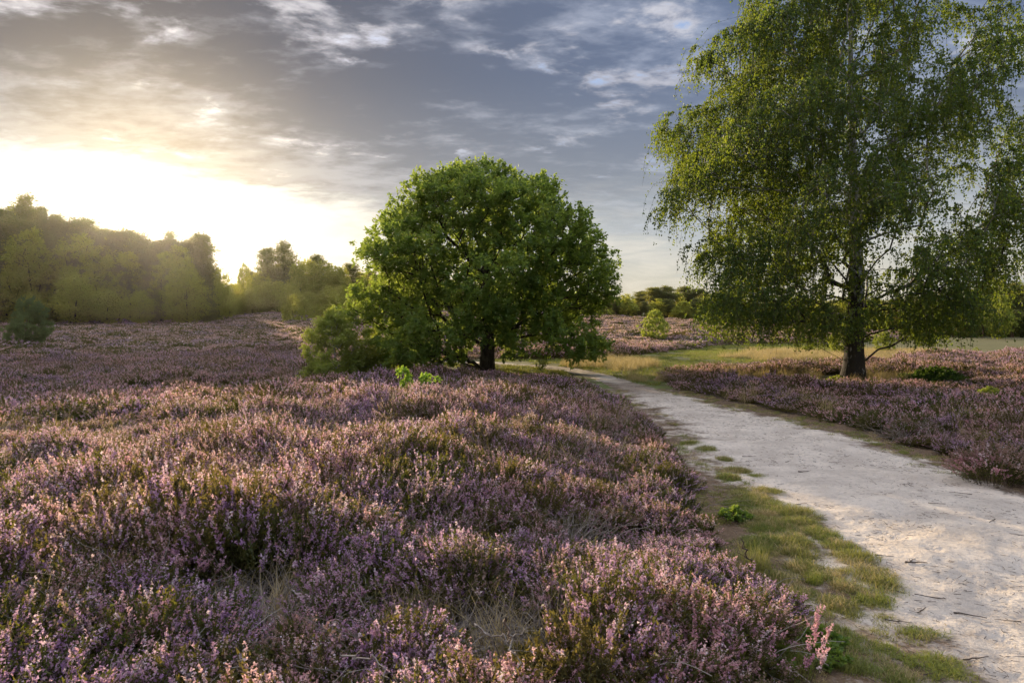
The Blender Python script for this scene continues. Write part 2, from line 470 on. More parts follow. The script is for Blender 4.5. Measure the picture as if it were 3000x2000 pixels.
GRASS = leaf_mat('grass_blade', (0.11, 0.155, 0.03), (0.23, 0.24, 0.055), (0.22, 0.30, 0.03), (0.42, 0.42, 0.07), 0.35, 0.2, patch=(1.6, (0.24, 0.20, 0.07), (0.42, 0.36, 0.1), 0.5))
DRYGRASS = leaf_mat('dry_grass_blade', (0.34, 0.26, 0.12), (0.50, 0.40, 0.20), (0.5, 0.4, 0.15), (0.65, 0.5, 0.2), 0.35, 0.2)

def heather_flower_mat(name='heather_flower', far=False):
    m = mat(name)
    r = attr('rnd'); o = objrand()
    pn = noise(geo(), 0.45, 3, 0.55); pn2 = noise(geo(), 1.3, 2, 0.5)
    a = mixc(r, (0.38, 0.20, 0.40), (0.68, 0.44, 0.62))          # violet
    b = mixc(r, (0.55, 0.26, 0.32), (0.88, 0.57, 0.54))           # dusky pink
    if far:
        a = mixc(r, (0.24, 0.155, 0.225), (0.43, 0.30, 0.37)); b = mixc(r, (0.40, 0.235, 0.215), (0.64, 0.43, 0.36))
    c = mixc(sstep(M('ADD', pn * 0.55, o * 0.45), 0.32, 0.60), a, b)
    br = mixc(r, (0.17, 0.115, 0.06), (0.34, 0.245, 0.14))         # gone over, brown
    c = mixc(sstep(M('ADD', pn2 * 0.6, M('FRACT', o * 7.31) * 0.4), 0.54, 0.72) * 0.85, c, br)
    c = mixc(sstep(r, 0.90, 0.97), c, (0.78, 0.66, 0.68))
    d = principled(c, 0.75, 0.15)
    t = S.nt.nodes.new('ShaderNodeBsdfTranslucent'); setin(t.inputs[0], mixc(0.30, c, (0.95, 0.72, 0.60)))
    x = S.nt.nodes.new('ShaderNodeMixShader'); x.inputs[0].default_value = 0.45
    S.nt.links.new(d, x.inputs[1]); S.nt.links.new(t.outputs[0], x.inputs[2])
    finish(m, x.outputs[0]); return m
HFLOWER = heather_flower_mat()
HFAR = heather_flower_mat('far_heather_flower', True)
HLEAF = leaf_mat('heather_leaf', (0.035, 0.052, 0.016), (0.10, 0.105, 0.032), (0.12, 0.16, 0.02), (0.30, 0.24, 0.04), 0.35, 0.15,
                 patch=(0.5, (0.12, 0.09, 0.04), (0.3, 0.2, 0.06), 0.5))
m = mat('heather_stem'); finish(m, principled(mixc(attr('rnd'), (0.055, 0.04, 0.028), (0.14, 0.10, 0.065)), 0.9, 0.1)); HSTEM = m
m = mat('dead_wood'); finish(m, principled(mixc(noise(geo(), 30, 3), (0.16, 0.13, 0.10), (0.40, 0.36, 0.31)), 0.85, 0.15)); DEADWOOD = m
m = mat('dark_twig'); finish(m, principled(mixc(noise(geo(), 40, 3), (0.035, 0.027, 0.022), (0.11, 0.085, 0.065)), 0.85, 0.15)); DARKTWIG = m

def bark(name, a, b, scale=9.0, st=0.9):
    m = mat(name)
    n = noise(mapping(geo(), scale=(1, 1, 0.25)), scale, 6, 0.65)
    finish(m, principled(mixc(sstep(n, 0.35, 0.65), a, b), 0.92, 0.1, bump(n, st, 0.03))); return m
OAKBARK = bark('oak_bark', (0.028, 0.022, 0.016), (0.095, 0.075, 0.055), 16)
PINEBARK = bark('pine_bark', (0.06, 0.04, 0.028), (0.20, 0.12, 0.075), 6)
PALEBARK = bark('pale_birch_bark', (0.10, 0.09, 0.08), (0.5, 0.48, 0.44), 3)
m = mat('birch_bark')
gx, gy, gz = sep(geo())
nb = noise(mapping(geo(), scale=(1, 1, 0.35)), 7.0, 6, 0.65)
band = noise(mapping(geo(), scale=(0.6, 0.6, 5.0)), 3.0, 4, 0.6)
white = sstep(M('ADD', nb, sstep(gz, 0.6, 6.5) * 0.26), 0.58, 0.66)
cc = mixc(white, mixc(nb, (0.018, 0.015, 0.012), (0.085, 0.07, 0.055)), (0.40, 0.385, 0.35))
cc = mixc(sstep(band, 0.60, 0.68), cc, (0.05, 0.045, 0.04))
finish(m, principled(cc, 0.85, 0.2, bump(nb, 1.0, 0.04))); BIRCHBARK = m

def ground_nodes(gp):
    big = noise(gp, 0.35, 4, 0.6); fine = noise(gp, 14.0, 6, 0.7); mid = noise(gp, 2.2, 5, 0.6)
    speck = noise(mapping(gp, scale=(1, 1.6, 1)), 55.0, 3, 0.7)
    f1 = noise(gp, 22.0, 6, 0.68); f2 = noise(gp, 2.0, 5, 0.6); f3 = noise(gp, 90.0, 3, 0.65)
    f4 = noise(mapping(gp, rot=(0, 0, 0.5), scale=(1.0, 2.6, 1)), 13.0, 4, 0.7)
    f5 = noise(gp, 5.0, 4, 0.6)
    soil = mixc(fine, (0.070, 0.046, 0.028), (0.200, 0.135, 0.082))
    soil = mixc(sstep(speck, 0.58, 0.68), soil, (0.34, 0.25, 0.155))
    turf = mixc(mid, (0.075, 0.115, 0.028), (0.16, 0.18, 0.05))
    turf = mixc(sstep(fine, 0.5, 0.65), turf, (0.10, 0.08, 0.04))
    c = mixc(sstep(f2, 0.35, 0.68), (0.52, 0.445, 0.355), (0.69, 0.60, 0.48))
    c = mixc(sstep(f1, 0.50, 0.66) * 0.5, c, (0.33, 0.28, 0.235))
    c = mixc(sstep(f5, 0.56, 0.70) * 0.35, c, (0.36, 0.30, 0.24))
    c = mixc(sstep(f4, 0.61, 0.69) * 0.60, c, (0.14, 0.105, 0.08))        # bits of bark and heather litter
    c = mixc(sstep(f3, 0.64, 0.70) * 0.6, c, (0.22, 0.18, 0.145))
    h = M('ADD', M('ADD', noise(gp, 7.0, 5, 0.6) * 2.0, f1 * 0.7), f3 * 0.2)
    t = 0.5 - attr('sdm') * 0.5
    k = sstep(t + (f2 - 0.5) * 2.2 + (f5 - 0.5) * 1.0 + (f1 - 0.5) * 1.2, 0.20, 0.95)
    return big, fine, mid, speck, soil, turf, c, k, h
m = mat('ground_soil')
gp = geo(); big, fine, mid, speck, soil, turf, sandc, k, qh = ground_nodes(gp)
litter = mixc(mid, (0.035, 0.027, 0.018), (0.085, 0.060, 0.036))
dry = mixc(mid, (0.20, 0.16, 0.08), (0.38, 0.30, 0.15))
stub = mixc(mid, (0.10, 0.105, 0.04), (0.19, 0.165, 0.08))
c = mixc(attr('w_soil'), litter, mixc(k, soil, sandc))
c = mixc(attr('w_patch') * 0.8, c, turf)
c = mixc(attr('w_turf') * sstep(M('ADD', mid, fine * 0.4), 0.50, 0.78), c, turf)
c = mixc(attr('w_dry') * sstep(big, 0.35, 0.6), c, dry)
c = mixc(attr('w_stub'), c, stub)
finish(m, principled(c, 0.95, 0.1, bump(M('ADD', fine * 0.6, speck * 0.4), 0.8, 0.02))); GROUND = m
m = mat('pale_sand')
gp = geo(); big, fine, mid, speck, soil, turf, sandc, k, qh = ground_nodes(gp)
k = k * M('SUBTRACT', 1.0, attr('mud') * 0.8)
c = mixc(k, soil, sandc)
c = mixc(attr('w_patch') * 0.8, c, turf)
finish(m, principled(c, 0.95, 0.15, bump(qh, 0.9, 0.035))); SANDM = m

# ------------------------------------------------------------------ ground sheet
def build_ground():
    rr = [0.0]
    r = 0.6
    while r < 400: rr.append(r); r += max(0.12, r * 0.018)
    rr.append(400.0)
    rr = np.array(rr)
    aa = np.concatenate([np.arange(-46, 46, 0.3), np.arange(46, 314, 3.0)]) * math.pi / 180
    nr, na = len(rr), len(aa)
    RR, AA = np.meshgrid(rr, aa, indexing='ij')
    X = RR * np.sin(AA); Y = RR * np.cos(AA)
    Z = H(X, Y)
    sd, rgt = rim_sd(X, Y)
    Z = surf(X, Y, sd) - np.clip((-0.10 - sd) / 0.15, 0, 1) * 0.05
    he = zone_heather(X, Y)
    mead = inpoly(MEAD, X, Y)
    w_soil = np.clip(1 - (sd - 0.0) / 1.6, 0, 1) * (~he) * (Y < 20)
    w_soil = np.maximum(w_soil, ((~he) & (Y < 15) & (sd < 3)) * 1.0)
    strip = (~he) & (Y > 17) & (X > -5) & (Y < 45) & ~(mead & (X > 6.5))
    bb = np.hypot((X - BOW[0]) / 4, (Y - BOW[1]) / 2) < 1.1
    w_turf = ((mead | strip) & ~he) * 1.0
    w_dry = np.where(mead, vnoise(X, Y, 0.22, 2, 21) * 1.3 - 0.1, 0) + bb * 0.7
    ang = X / np.maximum(Y, 1)
    w_stub = ((ang > 0.50) & (Y > 36)) * np.clip(0.4 + vnoise(X, Y, 0.15, 2, 31), 0, 1) * (~he)
    V = np.c_[X.ravel(), Y.ravel(), Z.ravel()]
    i = np.arange(nr - 1)[:, None] * na; j = np.arange(na)[None]; jn = (j + 1) % na
    Fq = np.stack([i + j, i + jn, i + na + jn, i + na + j], -1).reshape(-1, 4)[:, ::-1]
    me = mesh('ground', V, Fq[na:], Fq[:na][:, [0, 1, 2]] , [GROUND], None,
              {'w_soil': w_soil.ravel(), 'sdm': (sd / np.where(rgt, .30, .45)).ravel(), 'w_patch': np.clip(turf_val(X, Y) * .8, 0, 1).ravel(), 'w_turf': w_turf.ravel(), 'w_dry': np.clip(w_dry, 0, 1).ravel(), 'w_stub': w_stub.ravel()}, True)
    o = link('ground', me); tag(o, 'brown heath soil and litter under the heather and grass', kind='structure')
build_ground()

def build_path():
    n, m_ = PN, 72
    L, Rr = PL, PR
    t = np.linspace(0, 1, m_)
    P = L[:, None] * (1 - t[None, :, None]) + Rr[:, None] * t[None, :, None]
    X = P[..., 0]; Y = P[..., 1]
    e = np.minimum(t, 1 - t)[None] * np.linalg.norm(Rr - L, axis=1)[:, None]
    sd, rgt = rim_sd(X, Y)
    Z = surf(X, Y, sd) + np.interp(e, [0, .06, .25], [-0.006, 0.003, 0.010])
    Z += (vnoise(X, Y, 5.0, 3, 51) - 0.5) * 0.035 * np.clip(e / 0.35, 0, 1) + (vnoise(X, Y, 1.6, 2, 52) - .5) * 0.05 * np.clip(e / 0.6, 0, 1)
    # foot and hoof prints, one dent each
    rp = R_(55); nfp = 420
    fx = rp.uniform(.5, 8, nfp); fy = rp.uniform(3, 15, nfp); fa = rp.uniform(-.5, .5, nfp) + 2.6; fl = rp.uniform(.07, .13, nfp)
    dent = np.zeros_like(Z)
    for q in range(nfp):
        k_ = (np.abs(X - fx[q]) < .3) & (np.abs(Y - fy[q]) < .3)
        if not k_.any(): continue
        ux = (X[k_] - fx[q]) * math.cos(fa[q]) + (Y[k_] - fy[q]) * math.sin(fa[q]); uy = -(X[k_] - fx[q]) * math.sin(fa[q]) + (Y[k_] - fy[q]) * math.cos(fa[q])
        g_ = np.sqrt((ux / fl[q]) ** 2 + (uy / .05) ** 2)
        dent[k_] += -0.016 * np.exp(-g_ ** 2 * 1.2) + 0.006 * np.exp(-((g_ - 1.35) / .3) ** 2)
    Z += dent * np.clip(e / 0.3, 0, 1)
    mud = np.exp(-(((X - SAND_L[16][0] - .6) / 1.2) ** 2 + ((Y - 17.6) / 2.2) ** 2)) * 0.9
    i = np.arange(n - 1)[:, None] * m_; j = np.arange(m_ - 1)[None]
    Fq = np.stack([i + j, i + j + 1, i + m_ + j + 1, i + m_ + j], -1).reshape(-1, 4)
    me = mesh('path', np.c_[X.ravel(), Y.ravel(), Z.ravel()], Fq, None, [SANDM], None, {'mud': mud.ravel(), 'sdm': (sd / np.where(rgt, .30, .45)).ravel(), 'w_patch': np.clip(turf_val(X, Y) * .8, 0, 1).ravel()}, True)
    o = link('path', me); tag(o, 'pale sandy footpath winding through the heath', kind='structure')
build_path()

# ------------------------------------------------------------------ haze
m = mat('haze_air')
vn = S.nt.nodes.new('ShaderNodeVolumePrincipled')
vn.inputs['Color'].default_value = (0.95, 0.93, 0.88, 1); vn.inputs['Density'].default_value = 0.00007
vn.inputs['Anisotropy'].default_value = 0.87
o_ = m.node_tree.nodes.new('ShaderNodeOutputMaterial'); m.node_tree.links.new(vn.outputs[0], o_.inputs['Volume'])
b = 405.0
V = [(x, y, z) for z in (-3.5, 19.0) for y in (-b, b) for x in (-b, b)]
me = mesh('haze', V, [(0, 2, 3, 1), (4, 5, 7, 6), (0, 1, 5, 4), (2, 6, 7, 3), (0, 4, 6, 2), (1, 3, 7, 5)], None, [m])
hz = link('haze', me); tag(hz, 'thin golden evening haze over the heath', kind='stuff')

# ------------------------------------------------------------------ scattering with geometry nodes
_libs = {}
def lib_collection(name, meshes):
    col = bpy.data.collections.new(name)
    for k, me in enumerate(meshes):
        o = bpy.data.objects.new('%s_%02d' % (name, k), me); col.objects.link(o)
    return col

def scatter(name, X, Y, Z, rot, scl, idx, col, label, cat=None):
    me = bpy.data.meshes.new(name)
    n = len(X); me.vertices.add(n)
    me.vertices.foreach_set('co', np.c_[X, Y, Z].astype(np.float32).ravel())
    a = me.attributes.new('rot', 'FLOAT_VECTOR', 'POINT'); a.data.foreach_set('vector', np.asarray(rot, np.float32).ravel())
    a = me.attributes.new('scl', 'FLOAT_VECTOR', 'POINT'); a.data.foreach_set('vector', np.asarray(scl, np.float32).ravel())
    a = me.attributes.new('pick', 'INT', 'POINT'); a.data.foreach_set('value', np.asarray(idx, np.int32))
    o = link(name, me)
    ng = bpy.data.node_groups.new(name + '_nodes', 'GeometryNodeTree')
    ng.interface.new_socket('Geometry', in_out='INPUT', socket_type='NodeSocketGeometry')
    ng.interface.new_socket('Geometry', in_out='OUTPUT', socket_type='NodeSocketGeometry')
    N = ng.nodes; L = ng.links
    gi = N.new('NodeGroupInput'); go = N.new('NodeGroupOutput')
    ip = N.new('GeometryNodeInstanceOnPoints'); ci = N.new('GeometryNodeCollectionInfo')
    ci.inputs['Collection'].default_value = col; ci.inputs['Separate Children'].default_value = True
    ci.inputs['Reset Children'].default_value = True
    def na(nm, t):
        x = N.new('GeometryNodeInputNamedAttribute'); x.data_type = t; x.inputs[0].default_value = nm; return x.outputs[0]
    L.new(gi.outputs[0], ip.inputs['Points']); L.new(ci.outputs[0], ip.inputs['Instance'])
    ip.inputs['Pick Instance'].default_value = True
    L.new(na('pick', 'INT'), ip.inputs['Instance Index'])
    L.new(na('rot', 'FLOAT_VECTOR'), ip.inputs['Rotation'])
    L.new(na('scl', 'FLOAT_VECTOR'), ip.inputs['Scale'])
    L.new(ip.outputs[0], go.inputs[0])
    md = o.modifiers.new('scatter', 'NODES'); md.node_group = ng
    tag(o, label, kind='stuff')
    return o

def jgrid(x0, x1, y0, y1, s, seed):
    r = R_(seed)
    gx, gy = np.meshgrid(np.arange(x0, x1, s), np.arange(y0, y1, s))
    gx = gx.ravel(); gy = gy.ravel()
    return gx + r.uniform(-.5, .5, len(gx)) * s, gy + r.uniform(-.5, .5, len(gy)) * s

# ------------------------------------------------------------------ heather
def rand_tris(cen, size, r, axis=None, asp=1.0):
    """one random triangle (3 verts) at each centre; stretched along axis if given"""
    n = len(cen)
    a = r.normal(size=(n, 3)); a /= np.linalg.norm(a, axis=1)[:, None]
    if axis is not None:
        a = axis * 1.0 + 0.35 * a; a /= np.linalg.norm(a, axis=1)[:, None]
    b_ = r.normal(size=(n, 3)); b_ -= (b_ * a).sum(1)[:, None] * a; b_ /= np.linalg.norm(b_, axis=1)[:, None]
    s = np.broadcast_to(size, (n,))[:, None]
    v0 = cen + a * s * asp; v1 = cen - a * s * 0.6 * asp + b_ * s * 0.6; v2 = cen - a * s * 0.6 * asp - b_ * s * 0.6
    V = np.stack([v0, v1, v2], 1).reshape(-1, 3)
    return V, np.arange(3 * n).reshape(-1, 3)

def heather_clump(seed, n=150, R=0.34, Hh=0.42, sub=3, nf=13, fs=0.0075, nl=22, ls=0.012, bloom=0.8, lean=(0.06, -0.02), stem=True):
    r = R_(seed)
    th = r.uniform(0, 2 * np.pi, n); q = np.sqrt(r.uniform(0, 1, n))
    bx = np.cos(th) * q * R * 0.45; by = np.sin(th) * q * R * 0.45
    tx = np.cos(th) * q * R + r.normal(0, .03, n) + lean[0]; ty = np.sin(th) * q * R + r.normal(0, .03, n) + lean[1]
    tz = Hh * (1 - 0.55 * q ** 2.2) * r.uniform(0.72, 1.12, n)
    p0 = np.c_[bx, by, np.full(n, -0.02)]; p2 = np.c_[tx, ty, tz]
    p1 = np.c_[bx * .6 + tx * .4, by * .6 + ty * .4, tz * 0.6]
    def bez(p0, p1, p2, t): return (1 - t) ** 2 * p0 + 2 * t * (1 - t) * p1 + t * t * p2
    parts = []
    flowering = r.uniform(0, 1, n) < bloom
    # sub spikes
    cs, ax, rr = [], [], []
    lc, lax = [], []
    shr = r.uniform(0, 1, n)
    for s in range(sub):
        t0 = 1.0 if s == 0 else r.uniform(0.62, 0.92, n)
        t0 = np.broadcast_to(t0, (n,))[:, None]
        b0 = bez(p0, p1, p2, t0 - (0.24 if s == 0 else 0.0))
        dirv = (p2 - p1); dirv /= np.linalg.norm(dirv, axis=1)[:, None]
        dv = dirv + (0 if s == 0 else 1) * r.normal(0, 0.42, (n, 3)); dv[:, 2] = np.abs(dv[:, 2]) + 0.25
        dv /= np.linalg.norm(dv, axis=1)[:, None]
        ln = r.uniform(0.05, 0.11, n) * (1.15 if s == 0 else 0.8)
        m_ = flowering
        k = nf
        tt = r.uniform(0, 1, (n, k))
        c = b0[:, None] + dv[:, None] * (ln[:, None] * tt)[..., None] + r.normal(0, 0.0042, (n, k, 3)) * (1.15 - tt[..., None] * 0.6)
        cs.append(c[m_].reshape(-1, 3)); ax.append(np.repeat(dv[m_], k, 0)); rr.append(np.repeat(np.clip(shr[m_] + r.normal(0, .12, m_.sum()), 0, 1), k))
        lc.append(c[~m_][:, ::2].reshape(-1, 3)); lax.append(np.repeat(dv[~m_], c[:, ::2].shape[1], 0))
    cs = np.concatenate(cs); ax = np.concatenate(ax); rr = np.concatenate(rr)
    if len(cs):
        V, T = rand_tris(cs, fs * r.uniform(0.7, 1.3, len(cs)), r)
        parts.append((V, None, T, 0, np.repeat(np.clip(rr + r.normal(0, .14, len(rr)), 0, 1), 3)))
    lc = np.concatenate(lc); lax = np.concatenate(lax)
    t = r.uniform(0.2, 0.95, (n, nl, 1))
    c = bez(p0[:, None], p1[:, None], p2[:, None], t) + r.normal(0, 0.012, (n, nl, 3))
    dirs = np.repeat((p2 - p1) / np.linalg.norm(p2 - p1, axis=1)[:, None], nl, 0)
    c = np.concatenate([c.reshape(-1, 3), lc]); dirs = np.concatenate([dirs, lax])
    dirs = dirs + r.normal(0, 0.5, dirs.shape); dirs /= np.linalg.norm(dirs, axis=1)[:, None]
    V, T = rand_tris(c, ls * r.uniform(0.6, 1.3, len(c)) * 0.55, r, dirs, 1.8)
    parts.append((V, None, T, 1, np.repeat(r.uniform(0, 1, len(c)), 3)))
    if stem:
        ts = np.array([0, 0.35, 0.7, 0.98])
        w = np.array([0.0022, 0.0018, 0.0012, 0.0006])
        pts = bez(p0[:, None], p1[:, None], p2[:, None], ts[None, :, None])
        side = np.c_[np.cos(th * 7), np.sin(th * 7), 0 * th][:, None]
        V = np.stack([pts - side * w[None, :, None], pts + side * w[None, :, None]], 2).reshape(n, 8, 3)
        q4 = np.array([(0, 1, 3, 2), (2, 3, 5, 4), (4, 5, 7, 6)])
        Fq = (np.arange(n)[:, None, None] * 8 + q4[None]).reshape(-1, 4)
        parts.append((V.reshape(-1, 3), Fq, None, 2, np.repeat(r.uniform(0, 1, n), 8)))
    V, F4, F3, mi, rn = merge(parts)
    return mesh('heather_clump', V, F4, F3, [HFLOWER, HLEAF, HSTEM], mi, {'rnd': rn})

near_lib = lib_collection('heather_near', [heather_clump(100 + k, 130, 0.32, 0.42, 3, 12, 0.0078, 34, 0.017, bl)
                                          for k, bl in enumerate((0.92, 0.85, 0.8, 0.75, 0.65, 0.5, 0.25, 0.85))])
mid_lib = lib_collection('heather_mid', [heather_clump(200 + k, 80, 0.40, 0.38, 2, 6, 0.016, 16, 0.03, bl, stem=False)
                                         for k, bl in enumerate((0.9, 0.8, 0.7, 0.55, 0.35, 0.85))])
def far_clump(seed, n, R, Hh, bloom):
    r = R_(seed)
    q = np.sqrt(r.uniform(0, 1, n)); th = r.uniform(0, 6.283, n)
    x = np.cos(th) * q * R; y = np.sin(th) * q * R
    hh = Hh * (0.55 + 0.6 * vnoise(x + seed * 3, y, 2.2, 2, seed)) * (1 - 0.35 * q ** 3)
    fl = r.uniform(0, 1, n) < bloom
    c = np.c_[x, y, hh * r.uniform(0.82, 1.05, n)]
    V1, T1 = rand_tris(c[fl], 0.055 * r.uniform(.6, 1.3, fl.sum()), r)
    c2 = np.c_[x[~fl], y[~fl], hh[~fl] * r.uniform(0.3, 1.0, (~fl).sum())]
    V2, T2 = rand_tris(c2, 0.075 * r.uniform(.6, 1.3, len(c2)), r)
    V, F4, F3, mi, rn = merge([(V1, None, T1, 0, np.repeat(r.uniform(0, 1, fl.sum()), 3)), (V2, None, T2, 1, np.repeat(r.uniform(0, 1, len(c2)), 3))])
    return mesh('heather_carpet', V, F4, F3, [HFAR, HLEAF], mi, {'rnd': rn})
far_lib = lib_collection('heather_far', [far_clump(300 + k, 1100, 1.15, 0.36, bl) for k, bl in enumerate((0.46, 0.40, 0.34, 0.50, 0.28))])

def heather_field(name, X, Y, lo, hi, lib, nlib, seed, label, zs=1.0, bare=0.0):
    r = R_(seed)
    d = np.hypot(X, Y)
    m_ = (d > lo) & (d <= hi) & zone_heather(X, Y) & in_view(X, Y)
    if bare:
        m_ &= ~((vnoise(X, Y, 1.1, 2, 77) < bare) & (r.uniform(0, 1, len(X)) < 0.6))
    X = X[m_]; Y = Y[m_]; n = len(X)
    hgt = 0.50 + 0.90 * np.clip(vnoise(X, Y, 0.85, 2, 61) * 1.5 - .25, 0, 1) * zs
    sds = pdist(SAND, X, Y, True)
    hgt *= np.clip(0.46 + sds * 0.19, 0.46, 1)
    s = hgt * r.uniform(0.8, 1.2, n)
    hgt = hgt * np.where((X > 2) & (X > np.interp(Y, SAND_R[::-1, 1], SAND_R[::-1, 0])) & (Y < 28), .82, 1.0); s = s * np.where((X > 2) & (X > np.interp(Y, SAND_R[::-1, 1], SAND_R[::-1, 0])) & (Y < 28), .80, 1.0)
    rot = np.c_[r.normal(0, .15, n), r.normal(0.05, .15, n), r.uniform(0, 6.283, n)]
    w = 0.5 * s + 0.5
    idx = np.clip(((vnoise(X, Y, 0.5, 2, 71) * 0.9 + r.uniform(-.25, .25, n)) * nlib * 1.1 - 0.05 * nlib), 0, nlib - 1).astype(int)
    idx = np.where(r.uniform(0, 1, n) < 0.22, r.integers(0, nlib, n), idx)
    return scatter(name, X, Y, H(X, Y) - 0.01, rot, np.c_[w, w, s], idx, lib, label)

# where the foreground is torn open and only dead stems show
GAPS = G([(700, 1790), (1450, 1930), (800, 1880), (1180, 1850), (60, 1880), (300, 1640), (1020, 1440), (1700, 1600), (1480, 1330), (520, 1440)], )
GRAD = (0.34, 0.46, 0.26, 0.24, 0.2, 0.16, 0.22, 0.22, .2, .25)
X, Y = jgrid(-14, 14, 1.2, 17, 0.24, 11)
keep = np.ones(len(X), bool)
for gxy, rad in zip(GAPS, GRAD):
    keep &= np.hypot((X - gxy[0]), (Y - gxy[1]) * 0.9) > rad
X, Y = X[keep], Y[keep]
Lm = X < np.interp(Y, HL[:, 1], HL[:, 0]) + 0.3
heather_field('heather', X[Lm], Y[Lm], 1.5, 12.5, near_lib, 8, 12, 'blooming pink and violet heather filling the foreground left of the path', bare=0.16)
X, Y = jgrid(-14, 14, 4, 13, 0.25, 13)
Lm = X >= np.interp(Y, HL[:, 1], HL[:, 0]) + 0.3
heather_field('heather', X[Lm], Y[Lm], 1.5, 12.5, near_lib, 8, 14, 'violet heather bank on the right of the path nearest the camera', bare=0.1)
X, Y = jgrid(-36, 36, 10, 46, 0.42, 15)
Lm = X < np.clip(0.12 * Y, 0, 2.4)
heather_field('heather', X[Lm], Y[Lm], 12.5, 42, mid_lib, 6, 16, 'heather field in middle distance left of and in front of the round oak')
heather_field('heather', X[~Lm], Y[~Lm], 12.5, 42, mid_lib, 6, 17, 'purple heather around the weeping birch right of the path')
X, Y = jgrid(-95, 95, 38, 125, 1.15, 18)
Lm = X < 0.0
heather_field('heather', X[Lm], Y[Lm], 40.5, 118, far_lib, 5, 19, 'wide heather slope rising to the sunlit wood on the left')
heather_field('heather', X[~Lm], Y[~Lm], 40.5, 118, far_lib, 5, 20, 'pink heather slope behind the path between oak and birch')

# ------------------------------------------------------------------ trees
def tubes(P0, P1, r0, r1, sides=5):
    """independent frusta"""
    d = P1 - P0; L = np.linalg.norm(d, axis=1)[:, None] + 1e-9; d = d / L
    ref = np.where(np.abs(d[:, 2:3]) > 0.9, np.array([[1., 0, 0]]), np.array([[0, 0, 1.]]))
    u = np.cross(d, ref); u /= np.linalg.norm(u, axis=1)[:, None]; v = np.cross(d, u)
    a = np.arange(sides) * 2 * np.pi / sides
    ring = np.cos(a)[None, :, None] * u[:, None] + np.sin(a)[None, :, None] * v[:, None]
    A = P0[:, None] - d[:, None] * (r0[:, None, None] * 0.2) + ring * r0[:, None, None]
    B = P1[:, None] + d[:, None] * (r1[:, None, None] * 0.2) + ring * r1[:, None, None]
    V = np.concatenate([A, B], 1)
    n = len(P0); k = np.arange(sides); kn = (k + 1) % sides
    Fq = np.stack([k, kn, sides + kn, sides + k], -1)[None] + (np.arange(n) * 2 * sides)[:, None, None]
    return V.reshape(-1, 3), Fq.reshape(-1, 4)

def chain_tube(P, r, sides=14, flare=0.0, seed=0):
    n = len(P); d = np.gradient(P, axis=0); d /= np.linalg.norm(d, axis=1)[:, None]
    ref = np.array([1., 0, 0]); u = np.cross(d, ref); u /= np.linalg.norm(u, axis=1)[:, None]; v = np.cross(d, u)
    a = np.arange(sides) * 2 * np.pi / sides
    wob = 1 + 0.16 * (vnoise(a[None] * 2.5 + 0 * r[:, None], np.arange(n)[:, None] * 0.25 + 0 * a[None], 1, 2, seed) - .5) * 2
    hgt = (P[:, 2] - P[0, 2])[:, None]
    root = 1 + flare * np.exp(-hgt / 0.35) * (0.7 + 0.5 * np.sin(a[None] * 4 + seed))
    rad = r[:, None] * wob * root
    V = P[:, None] + (np.cos(a)[None, :, None] * u[:, None] + np.sin(a)[None, :, None] * v[:, None]) * rad[..., None]
    i = np.arange(n - 1)[:, None] * sides; k = np.arange(sides)[None]; kn = (k + 1) % sides
    Fq = np.stack([i + k, i + kn, i + sides + kn, i + sides + k], -1).reshape(-1, 4)
    return V.reshape(-1, 3), Fq

def grow(trunk, att, seed, k_path=0.45, step=0.35, up=0.15, jit=0.05, rt=0.006, zcost=0.0):
    """connect attractor points to a trunk; returns nodes, parent, first-level branch id, attractor node ids"""
    r = R_(seed)
    nmax = len(trunk) + len(att) * 14
    N = np.zeros((nmax, 3)); par = np.full(nmax, -1, int); L = np.zeros(nmax); br = np.full(nmax, -1, int)
    nt_ = len(trunk); N[:nt_] = trunk; par[1:nt_] = np.arange(nt_ - 1)
    L[1:nt_] = np.cumsum(np.linalg.norm(np.diff(trunk, axis=0), axis=1))
    c = nt_; nb = 0
    order = np.argsort(np.linalg.norm(att - trunk[nt_ // 3], axis=1) + r.uniform(0, .5, len(att)))
    tipn = np.zeros(len(att), int)
    for ai in order:
        p = att[ai]
        dv = p - N[:c]; d = np.linalg.norm(dv, axis=1)
        # prefer to leave upwards and outwards
        cost = d + k_path * L[:c] + 0.55 * np.maximum(0, -(dv[:, 2]) + 0.15 * d)
        j = int(cost.argmin()); q = N[j]
        dist = d[j]; ns = max(1, int(round(dist / step)))
        ns = min(ns, 12)
        mid = (q + p) / 2 + np.array([0, 0, up * dist]) + r.normal(0, jit * dist, 3)
        prev = j
        if j < nt_: bid = nb; nb += 1
        else: bid = br[j]
        for s in range(1, ns + 1):
            t = s / ns
            x = (1 - t) ** 2 * q + 2 * t * (1 - t) * mid + t * t * p
            if s < ns: x = x + r.normal(0, 0.02 * min(dist, 1.5), 3)
            N[c] = x; par[c] = prev; L[c] = L[prev] + np.linalg.norm(x - N[prev]); br[c] = bid
            prev = c; c += 1
        tipn[ai] = prev
    N = N[:c]; par = par[:c]; br = br[:c]
    w = np.zeros(c); w[tipn] += 1
    for i in range(c - 1, nt_ - 1, -1): w[par[i]] += w[i]
    for i in range(nt_ - 1, 0, -1): w[par[i]] += w[i]
    return N, par, br, tipn, w, nt_

